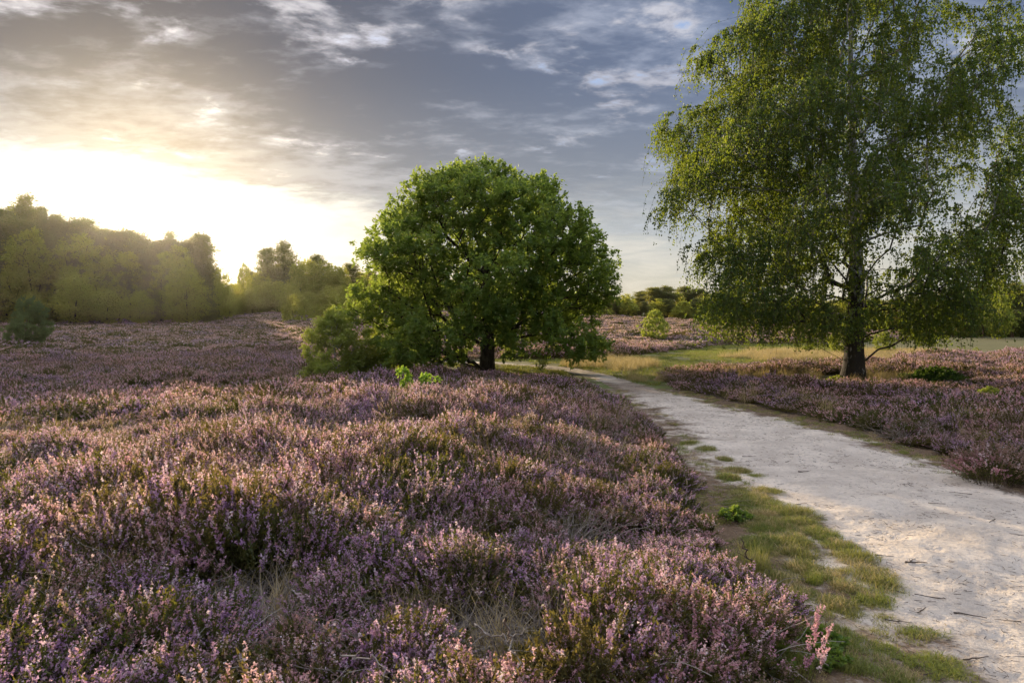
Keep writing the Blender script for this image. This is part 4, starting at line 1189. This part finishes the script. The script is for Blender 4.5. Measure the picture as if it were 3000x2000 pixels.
# the woods go on round the heath outside the picture
r = R_(210)
a = np.concatenate([r.uniform(-1.75, -0.72, 260), r.uniform(0.80, 1.7, 200), r.uniform(1.7, 4.6, 380)]); d = r.uniform(105, 135, len(a)) + 20 * np.abs(np.sin(a))
X = d * np.sin(a); Y = d * np.cos(a); s = r.uniform(.7, 1.05, len(a))
scatter('forest', X, Y, H(X, Y), np.c_[0 * X, 0 * X, r.uniform(0, 6.28, len(a))], np.c_[s, s, s], r.integers(0, 4, len(a)), mass_lib, 'woods all round the heath beyond the picture')

# ------------------------------------------------------------------ grass
def tuft(seed, n, R, h, w, mt, bend=0.5, seg=3):
    r = R_(seed)
    th = r.uniform(0, 6.283, n); q = np.sqrt(r.uniform(0, 1, n)) * R
    b0 = np.c_[np.cos(th) * q, np.sin(th) * q, np.full(n, -0.01)]
    a = r.uniform(0, 6.283, n); L = h * r.uniform(.5, 1.15, n); bd = bend * r.uniform(.2, 1.2, n)
    out = np.c_[np.cos(a), np.sin(a), 0 * a]; side = np.c_[-np.sin(a), np.cos(a), 0 * a]
    t = np.linspace(0, 1, seg + 1)
    c = b0[:, None] + out[:, None] * (L[:, None] * bd[:, None] * t ** 2)[..., None] + np.array([0, 0, 1.]) * (L[:, None] * (t - 0.35 * bd[:, None] * t ** 2))[..., None]
    ww = (w * (1 - 0.85 * t))[None, :, None]
    V = np.stack([c - side[:, None] * ww, c + side[:, None] * ww], 2).reshape(n, (seg + 1) * 2, 3)
    q4 = np.array([(2 * i, 2 * i + 1, 2 * i + 3, 2 * i + 2) for i in range(seg)])
    Fq = (np.arange(n)[:, None, None] * (seg + 1) * 2 + q4[None]).reshape(-1, 4)
    return V.reshape(-1, 3), Fq, np.repeat(r.uniform(0, 1, n), (seg + 1) * 2)
def tuft_mesh(*a, **k):
    V, Fq, rn = tuft(*a, **k); return mesh('grass_tuft', V, Fq, None, [a[5]], None, {'rnd': rn})
turf_lib = lib_collection('turf', [tuft_mesh(400 + k, 90, .075, (.050, .075, .055, .065, .060)[k], .0026, DRYGRASS if k == 3 else GRASS, 1.0) for k in range(5)])
meadow_lib = lib_collection('meadow', [tuft_mesh(410 + k, 60, .22, .11, .009, GRASS, .8, 2) for k in range(4)])
dry_lib = lib_collection('dry', [tuft_mesh(420 + k, 90, .25, .36, .0045, DRYGRASS, .6) for k in range(4)])

X, Y = jgrid(0.5, 5.5, 2.6, 13, 0.042, 430)
val = turf_val(X, Y)
m_ = (val > 0.30) & (vnoise(X, Y, 9, 2, 435) > .34); X = X[m_]; Y = Y[m_]; n = len(X); r = R_(432)
s = np.clip(val[m_] * 1.2, .35, 1.1) * r.uniform(.7, 1.25, n)
sd_, _q = rim_sd(X, Y)
scatter('grass', X, Y, surf(X, Y, sd_), np.c_[0 * X, 0 * X, r.uniform(0, 6.28, n)], np.c_[s, s, s], r.integers(0, 5, n), turf_lib, 'short green turf patches along the left edge of the sandy path')
for (a, b_, hw, hh, lab) in patches2:
    P_ = _pr([(a, b_, hw, hh)])
    X, Y = jgrid(P_[0][0] - .6, P_[0][0] + .6, P_[0][1] - .4, P_[0][1] + .4, 0.035, int(a))
    v = turf_val(X, Y, P_, 1.05); q = v > .25; X = X[q]; Y = Y[q]; parts = []
    sd_, _q = rim_sd(X, Y); Z_ = surf(X, Y, sd_)
    for i in range(len(X)):
        V, Fq, rn = tuft(4000 + i, 26, .03, .045, .0024, GRASS, 1.4); parts.append((V + np.array([X[i] - P_[0][0], Y[i] - P_[0][1], Z_[i] - Hf(P_[0][0], P_[0][1]) + .004]), Fq, None, 0, rn))
    V, F4, F3, mi, rn = merge(parts)
    o = link('turf_island', mesh('turf_island', V, F4, None, [GRASS], None, {'rnd': rn}), None, (P_[0][0], P_[0][1], Hf(P_[0][0], P_[0][1])))
    tag(o, lab, 'grass patch', 'turf islands on the sand')
# green strip under the oak and the meadow
X, Y = jgrid(-6, 24, 18, 60, 0.30, 440)
sd = np.where(inpoly(SAND, X, Y), -1, 1)
md = inpoly(MEAD, X, Y) | ((X > -3.5) & (X < 6) & (Y > HL[-2][1] - .5) & (Y < 30))
m_ = md & (sd > 0) & ~zone_heather(X, Y) & in_view(X, Y) & (vnoise(X, Y, .5, 2, 441) > .33)
X = X[m_]; Y = Y[m_]; n = len(X); r = R_(442); s = r.uniform(.5, 1.2, n)
scatter('grass', X, Y, H(X, Y) - 0.01, np.c_[0 * X, 0 * X, r.uniform(0, 6.28, n)], np.c_[s, s, s], r.integers(0, 4, n), meadow_lib, 'green meadow grass beyond the bend of the path')
# dry grass: patches at the meadow rim, behind the birch, round its foot
X, Y = jgrid(-4, 26, 16, 60, 0.30, 450)
u = 1500 + X / np.maximum(Y, 1) * F
vrow = 940 + (EYE - H(X, Y)) / Y * F
def blob(cx, cy_, rx, ry): return 1 - np.sqrt(((u - cx) / rx) ** 2 + ((vrow - cy_) / ry) ** 2)
val = np.maximum.reduce([blob(1830, 1072, 90, 20), blob(1760, 1062, 80, 12), blob(2590, 1050, 260, 22), blob(2300, 1045, 200, 16), blob(2230, 1100, 170, 18), blob(2620, 1105, 130, 16), blob(1900, 1110, 60, 10), blob(1700, 1072, 90, 6)])
val += (vnoise(X, Y, .8, 2, 451) - .5) * .8
m_ = (val > 0.12) & (R_(453).uniform(0, 1, len(X)) < .62) & ~inpoly(SAND, X, Y); X = X[m_]; Y = Y[m_]; n = len(X); r = R_(452); s = r.uniform(.6, 1.15, n)
scatter('dry_grass', X, Y, H(X, Y) - 0.02, np.c_[r.normal(0, .1, n), r.normal(0, .1, n), r.uniform(0, 6.28, n)], np.c_[s, s, s], r.integers(0, 4, n), dry_lib, 'straw coloured dry grass at the meadow rim and round the birch foot')

# ------------------------------------------------------------------ twigs on the sand
def twig_mesh(seed, L, r0, fork=False, bendy=.12, mt=None):
    r = R_(seed); n = 6
    t = np.linspace(-.5, .5, n)
    P = np.c_[t * L, np.cumsum(r.normal(0, bendy * L / n * 2, n)), np.abs(r.normal(0, .012 * L, n)) + r0]
    rad = r0 * np.linspace(1, .45, n)
    V, Fq = chain_tube2(P, rad, 5)
    if fork:
        Q = P[2] + np.c_[np.linspace(0, .35 * L, 3), np.linspace(0, .22 * L, 3), np.zeros(3)]
        V2, F2 = chain_tube2(Q, r0 * .6 * np.array([1, .7, .4]), 4)
        Fq = np.concatenate([Fq, F2 + len(V)]); V = np.concatenate([V, V2])
    return mesh('twig', V, Fq, None, [mt or DARKTWIG], smooth=True)
def chain_tube2(P, r, sides=5):
    V, Fq = tubes(P[:-1], P[1:], r[:-1], r[1:], sides)
    return V, Fq
tw = [twig_mesh(500 + k, 1.0, .035, k % 3 == 0) for k in range(8)]
def on_sand(x, y):
    sd_, _q = rim_sd(np.array([x]), np.array([y])); return float(surf(np.array([x]), np.array([y]), sd_)[0]) + 0.012
r = R_(510)
big = [(2368, 1382, 60, 'thin dark twig lying across the middle of the path', 0.1), (2725, 1755, 80, 'straight dark stick on the sand at the lower right', -.5), (2840, 1800, 80, 'forked brown stick near the right edge of the path', -.3),
       (2630, 1825, 70, 'curved twig beside the last turf patch on the path', -.2), (2860, 1935, 90, 'rough short stick in the bottom right corner', .2), (2700, 1790, 60, 'thin bent twig among the litter at the lower path', .8),
       (2650, 1745, 50, 'curled root piece beside the grass edge', -.9), (2350, 1480, 40, 'small dark twig at the left rim of the sand', .1), (2685, 1665, 60, 'pale brown twig in the shaded stretch of sand', -.15), (2590, 1640, 50, 'slender twig lying near the turf rim', -.3)]
for k, (a, b_, lp, lab, rz) in enumerate(big):
    g = G([(a, b_)])[0]; L = lp / F * g[1]
    o = link('twig', tw[k % 8], None, (g[0], g[1], on_sand(*g))); o.scale = (L, L, min(L, .25) * .8); o.rotation_euler = (0, 0, rz)
    tag(o, lab, 'twig')
X = r.uniform(0.8, 8, 4000); Y = r.uniform(3, 16, 4000)
m_ = inpoly(SAND, X, Y) & in_view(X, Y, .2, .76) & (pdist(SAND, X, Y, True) > .08)
X = X[m_][:260]; Y = Y[m_][:260]
for k in range(min(120, len(X))):
    L = r.uniform(.04, .07) * (1 + 2 * r.uniform() ** 4)
    o = link('twig', tw[k % 8], None, (X[k], Y[k], on_sand(X[k], Y[k]))); s_ = r.uniform(.4, .8)
    o.scale = (L, L, L * s_); o.rotation_euler = (0, 0, r.uniform(-.9, .9) + (3.14 if k % 2 else 0))
    tag(o, 'small dark twig, one of many scattered over the pale sand', 'twig', 'small twigs scattered on the sandy path')
# uncountable crumbs of bark and heather
crumb = []
for k in range(3):
    rr_ = R_(520 + k); P = rr_.uniform(-.25, .25, (12, 3)) * np.array([1, 1, 0]) + np.array([0, 0, .004])
    a = rr_.normal(0, 1, (12, 3)) * np.array([1, 1, .1]); a /= np.linalg.norm(a, axis=1)[:, None]; L = rr_.uniform(.006, .026, 12)[:, None]
    V, Fq = tubes(P - a * L, P + a * L, np.full(12, .0018), np.full(12, .0012), 3); crumb.append(mesh('crumb', V, Fq, None, [DARKTWIG]))
crumb_lib = lib_collection('crumbs', crumb)
X, Y = jgrid(.5, 9, 2.8, 18, .3, 530); m_ = inpoly(SAND, X, Y) & (pdist(SAND, X, Y, True) > .2); X = X[m_]; Y = Y[m_]; n = len(X)
sd_, _q = rim_sd(X, Y)
scatter('litter', X, Y, surf(X, Y, sd_) + .008, np.c_[0 * X, 0 * X, r.uniform(0, 6.28, n)], np.ones((n, 3)), r.integers(0, 3, n), crumb_lib, 'fine crumbs of bark and heather strewn on the sand')

# ------------------------------------------------------------------ dead stems and branches in the torn places
def wiry(seed, n, R, h, w, mt, curl=.5, name='dead_stem'):
    r = R_(seed); parts = []
    for i in range(n):
        a = r.uniform(0, 6.28); q = R * math.sqrt(r.uniform()); L = h * r.uniform(.6, 1.4); k = 7
        d = np.array([math.cos(a + r.normal(0, .8)), math.sin(a + r.normal(0, .8)), r.uniform(.25, 1.2)]); d /= np.linalg.norm(d)
        P = [np.array([math.cos(a) * q, math.sin(a) * q, 0.0])]
        for _ in range(k):
            d = d + r.normal(0, curl * .35, 3) + np.array([0, 0, -.10]); d /= np.linalg.norm(d); P.append(P[-1] + d * L / k)
        P = np.array(P); P[:, 2] = np.maximum(P[:, 2], .005)
        rad = w * np.linspace(1, .35, k + 1) * r.uniform(.6, 1.3)
        V, Fq = tubes(P[:-1], P[1:], rad[:-1], rad[1:], 3); parts.append((V, Fq, None, 0, np.zeros(len(V))))
        if r.uniform() < .6:
            j = r.integers(2, 5); e = d + r.normal(0, .7, 3); e /= np.linalg.norm(e)
            Q = P[j] + np.outer(np.linspace(0, L * .35, 4), e) + np.c_[np.zeros(4), np.zeros(4), np.linspace(0, .02, 4)]; rr_ = rad[j] * .6 * np.linspace(1, .5, 4)
            V, Fq = tubes(Q[:-1], Q[1:], rr_[:-1], rr_[1:], 3); parts.append((V, Fq, None, 0, np.zeros(len(V))))
    V, F4, F3, mi, rn = merge(parts)
    return mesh(name, V, F4, None, [mt])
m = mat('grey_stem'); finish(m, principled(mixc(noise(geo(), 25, 3), (0.13, 0.105, 0.08), (0.34, 0.29, 0.235)), 0.85, 0.15)); GREYSTEM = m
dead_lib = lib_collection('dead', [wiry(600 + k, 34, .16, .24, .0022, (GREYSTEM, DEADWOOD, GREYSTEM)[k]) for k in range(3)])
wisp_lib = lib_collection('wisp', [tuft_mesh(610 + k, 34, .10, .34, .0018, DRYGRASS, .9, 4) for k in range(4)])
r = R_(620); gx, gy, gs = [], [], []
for gxy, rad in zip(GAPS, GRAD):
    n = int(60 * rad); a = r.uniform(0, 6.28, n); q = rad * 1.15 * np.sqrt(r.uniform(0, 1, n))
    gx += list(gxy[0] + np.cos(a) * q); gy += list(gxy[1] + np.sin(a) * q); gs += list(r.uniform(.7, 1.3, n))
X, Y = jgrid(-9, 6, 1.7, 11, .75, 621); k_ = zone_heather(X, Y) & (r.uniform(0, 1, len(X)) < .5)
gx = np.r_[gx, X[k_]]; gy = np.r_[gy, Y[k_]]; gs = np.r_[gs, np.full(k_.sum(), 1.7)]; n = len(gx)
scatter('dead_stems', gx, gy, H(gx, gy), np.c_[r.normal(0, .3, n), r.normal(0, .3, n), r.uniform(0, 6.28, n)], np.c_[gs, gs, gs], r.integers(0, 3, n), dead_lib, 'tangle of grey dead heather stems in the torn places of the foreground')
X, Y = jgrid(-10, 8, 1.7, 15, .55, 625); v = vnoise(X, Y, .7, 2, 626); k_ = zone_heather(X, Y) & (v > .56)
gx, gy = X[k_], Y[k_]; qx = []; qy = []
for gxy, rad in zip(GAPS[:5], GRAD[:5]):
    n = 6; a = r.uniform(0, 6.28, n); q = rad * np.sqrt(r.uniform(0, 1, n)); qx += list(gxy[0] + np.cos(a) * q); qy += list(gxy[1] + np.sin(a) * q)
gx = np.r_[gx, qx]; gy = np.r_[gy, qy]; n = len(gx); gs = r.uniform(1.0, 1.7, n) * np.r_[np.ones(n - len(qx)), np.full(len(qx), .8)]
scatter('dry_grass', gx, gy, H(gx, gy), np.c_[r.normal(0, .15, n), r.normal(.1, .15, n), r.uniform(0, 6.28, n)], np.c_[gs, gs, gs], r.integers(0, 4, n), wisp_lib, 'thin straw wisps growing up through the heather')

def branch_thing(name, pts, r0, mt, label, cat, forks=3, seed=0, group=None, up=0.0):
    """a lying or standing bare branch through photo-pixel points (x, y, height above ground, distance)"""
    r = R_(seed); P = []
    for (a, b_, d) in pts:
        cp, sp = math.cos(PITCH), math.sin(PITCH); aa = (a - 1500) / F; bb = -(b_ - 1000) / F
        dy_ = cp + bb * sp; dz_ = -sp + bb * cp; t = d / dy_; P.append([aa * t, d, EYE + dz_ * t])
    P = np.array(P); n = 14; tt = np.linspace(0, len(P) - 1, n)
    Q = np.c_[[np.interp(tt, np.arange(len(P)), P[:, i]) for i in range(3)]].T + r.normal(0, .008, (n, 3))
    o0 = Q[0].copy(); Q = Q - o0; rad = r0 * np.linspace(1, .35, n); parts = []
    V, Fq = tubes(Q[:-1], Q[1:], rad[:-1], rad[1:], 5); parts.append((V, Fq, None, 0, np.zeros(len(V))))
    for f in range(forks):
        j = r.integers(2, n - 3); d = Q[j + 1] - Q[j]; L = np.linalg.norm(Q[-1]) * r.uniform(.2, .4); d = d / np.linalg.norm(d) + r.normal(0, .6, 3); d /= np.linalg.norm(d)
        K = [Q[j]]
        for _ in range(5): d = d + r.normal(0, .25, 3); d /= np.linalg.norm(d); K.append(K[-1] + d * L / 5)
        K = np.array(K); rr_ = rad[j] * .6 * np.linspace(1, .3, 6); V, Fq = tubes(K[:-1], K[1:], rr_[:-1], rr_[1:], 4); parts.append((V, Fq, None, 0, np.zeros(len(V))))
    V, F4, F3, mi, rn = merge(parts)
    o = link(name, mesh(name, V, F4, None, [mt], smooth=True), None, tuple(o0)); tag(o, label, cat, group); return o
branch_thing('dead_branch', [(1480, 1815, 2.75), (1492, 1850, 2.85), (1500, 1870, 2.9), (1515, 1930, 2.8), (1500, 1990, 2.7)], .006, DEADWOOD, 'bleached forked branch standing in the torn heather at bottom centre', 'branch', 4, 1)
branch_thing('dead_branch', [(1395, 1830, 2.9), (1430, 1860, 2.9), (1490, 1868, 2.9), (1540, 1850, 2.95)], .005, DEADWOOD, 'pale crooked branch lying across the bleached standing one', 'branch', 3, 2)
branch_thing('dead_branch', [(985, 1905, 2.75), (1040, 1925, 2.75), (1100, 1930, 2.72), (1150, 1990, 2.6)], .005, DEADWOOD, 'long pale root arching low over the ground left of the torn patch', 'branch', 3, 3)
branch_thing('bare_twig', [(2205, 1705, 4.6), (2195, 1650, 4.6), (2180, 1600, 4.6), (2172, 1580, 4.6)], .008, DARKTWIG, 'dark curved bare stem standing at the heather edge above the verge', 'twig', 2, 4)
branch_thing('bare_twig', [(2215, 1720, 4.5), (2240, 1700, 4.5), (2258, 1672, 4.5)], .009, DARKTWIG, 'short broken dark stump twig beside the curved bare stem', 'twig', 1, 5)
branch_thing('fallen_branch', [(2290, 1718, 4.32), (2330, 1705, 4.4), (2370, 1695, 4.5)], .007, GREYSTEM, 'thin grey branch lying on the soil of the verge', 'branch', 2, 6)
branch_thing('fallen_branch', [(2380, 1765, 4.08), (2410, 1780, 4.02), (2440, 1795, 3.98)], .006, GREYSTEM, 'lower grey stick lying on brown soil beside the turf', 'branch', 1, 7)

def single_sprig(seed, n, h, lean, fs):
    """a few tall flowering shoots"""
    me = heather_clump(seed, n, 0.10, h, 5, 26, fs, 6, 0.010, 1.0, lean)
    return me
g = G([(2290, 2040)])[0]
o = link('heather_sprig', single_sprig(701, 5, .46, (.08, .05), .007), None, (g[0], g[1] - .15, 0)); tag(o, 'single tall pinkish heather sprig leaning over the verge at the bottom', 'heather')
g = G([(2925, 1432)])[0]
hb = heather_clump(702, 260, 0.52, 0.44, 3, 14, 0.0095, 22, .014, 1.0)
hm = heather_flower_mat(); hm.name = 'pink_heather_flower'
hb.materials[0] = hm
for nd in hm.node_tree.nodes:
    if nd.type == 'MIX' and nd.data_type == 'RGBA' and not nd.inputs[6].is_linked and not nd.inputs[7].is_linked and nd.inputs[7].default_value[2] > .3:
        nd.inputs[6].default_value = (0.48, 0.17, 0.30, 1); nd.inputs[7].default_value = (0.85, 0.44, 0.55, 1)
o = link('heather_bush', hb, None, (g[0] + .15, g[1] + .25, 0)); o.scale = (1.15, .9, .95); tag(o, 'bright pink heather bush nearest the path at the right edge', 'heather')

# ------------------------------------------------------------------ small leafy plants
def bushlet(seed, ht, w_, mt, natt, ll, lw, spread=.10, prof=None, kl=8):
    return leafy(seed, ht, w_, prof or [.5, .9, 1, .8, .5, .2], mt, DARKTWIG, natt, 4, kl, ll, lw, spread, .012, .04, trunk_top=.7)
sh = bushlet(711, .9, .30, SHOOTLEAF, 24, .085, .05, .07, [.3, .8, 1, .6, .8, .7], 6)
def plant_d(nm, ms, h0, pxx, d, ptop, lab, cat, rot=0, wide=1, group=None):
    return plant_px(nm, ms, h0, pxx, d, ptop, lab, cat, group, rot, wide)
plant_d('oak_seedling', sh, .95, 1188, 13.6, 1062, 'taller bright green oak seedling rising out of the heather left of the oak trunk', 'seedling', 0, .8)
plant_d('oak_seedling', sh, .95, 1252, 13.0, 1078, 'broader bright green oak seedling just right of the taller one', 'seedling', 2.2, 1.1)
sg = bushlet(713, 1.2, .32, SHRUBLEAF, 60, .05, .035, .12, [.2, .5, .7, 1, .8, .4])
plant_d('sapling', sg, 1.25, 1585, 21.0, 1042, 'thin grey-green sapling standing right of the oak trunk by the path', 'sapling')
sd2 = bushlet(715, .75, .95, DARKOAK, 240, .085, .06, .13)
plant_d('oak_shrub', sd2, .8, 2745, 18.2, 1068, 'dark green oak shrub in the heather right of the birch trunk', 'shrub', 0, 1.0)
plant_d('oak_shrub', sd2, .8, 2660, 18.8, 1088, 'smaller dark shrub between the birch trunk and the dark oak shrub', 'shrub', 1.4, .8)
fr = bushlet(717, .5, .6, SHRUBLEAF, 130, .07, .045, .10)
plant_d('low_green_plant', fr, .55, 2370, 17.6, 1098, 'low green leafy plant in the heather in front of the birch, left of its trunk', 'plant', 0, 1.0)
plant_d('low_green_plant', fr, .55, 2455, 18.4, 1096, 'low green leafy plant at the foot of the birch trunk', 'plant', 2, .9)
plant_d('low_green_plant', fr, .55, 2905, 15.0, 1128, 'low green leafy plant among the heather near the right edge', 'plant', 4, .8)
fy = bushlet(719, .10, .10, OAKLEAF, 22, .030, .020, .03)
for (a, b_, lab) in ((2150, 1525, 'leafy green weed at the heather edge above the turf'), (2405, 1905, 'round leafed weed beside the tall heather sprig'), (2290, 1960, 'green weed in the bottom corner of the verge'), (2420, 1950, 'small weed on the soil below the round leafed one')):
    g = G([(a, b_)])[0]; plant('weed', fy, (g[0], g[1], Hf(*g)), lab, 'weed', None, a * .1, r.uniform(.7, 1.1))
V, Fq, rn = tuft(731, 260, .10, .20, .0016, GRASS, .9)
for k, (a, b_, sc, lab) in enumerate(((2215, 1668, 1.0, 'fine green grass tussock at the foot of the dark bare stems'), (2385, 1708, .55, 'small fine grass tussock on the soil between turf and heather'), (2330, 1980, .9, 'grass tussock behind the tall sprig at the bottom edge'))):
    g = G([(a, b_)])[0]; o = link('grass_tussock', mesh('grass_tussock', V * sc, Fq, None, [GRASS], None, {'rnd': rn}), None, (g[0], g[1], Hf(*g))); tag(o, lab, 'grass')

# sparse grass, dead leaves and crumbs on the soil of both path edges
X, Y = jgrid(0.3, 9, 2.6, 17, 0.10, 801); sd_, rg = rim_sd(X, Y)
k_ = (sd_ > -.25) & (sd_ < 1.3) & ~zone_heather(X, Y) & (vnoise(X, Y, 2.5, 3, 802) > .50); X, Y, sd_ = X[k_], Y[k_], sd_[k_]; n = len(X); r = R_(803); s = r.uniform(.35, .9, n)
scatter('grass', X, Y, surf(X, Y, sd_) - .004, np.c_[0 * X, 0 * X, r.uniform(0, 6.28, n)], np.c_[s, s, s], r.integers(0, 5, n), turf_lib, 'sparse low grass on the brown soil of the path edges')
X, Y = jgrid(0.3, 9, 2.6, 17, 0.16, 811); sd_, rg = rim_sd(X, Y)
k_ = (sd_ > -.35) & (sd_ < 1.3); X, Y, sd_ = X[k_], Y[k_], sd_[k_]; n = len(X); s = r.uniform(.5, 1.0, n)
scatter('litter', X, Y, surf(X, Y, sd_) + .004, np.c_[0 * X, 0 * X, r.uniform(0, 6.28, n)], np.c_[s, s, s], r.integers(0, 3, n),
        lib_collection('straw_crumbs', [mesh('straw_crumb', *[(lambda q: q)(x) for x in (np.array([v.co[:] for v in me_.vertices]), np.array([list(p.vertices) for p in me_.polygons]))], None, [mt_]) for me_, mt_ in ((crumb[0], GREYSTEM), (crumb[1], DARKTWIG), (crumb[2], DRYGRASS))]),
        'straw and bark litter on the soil of the path edges')
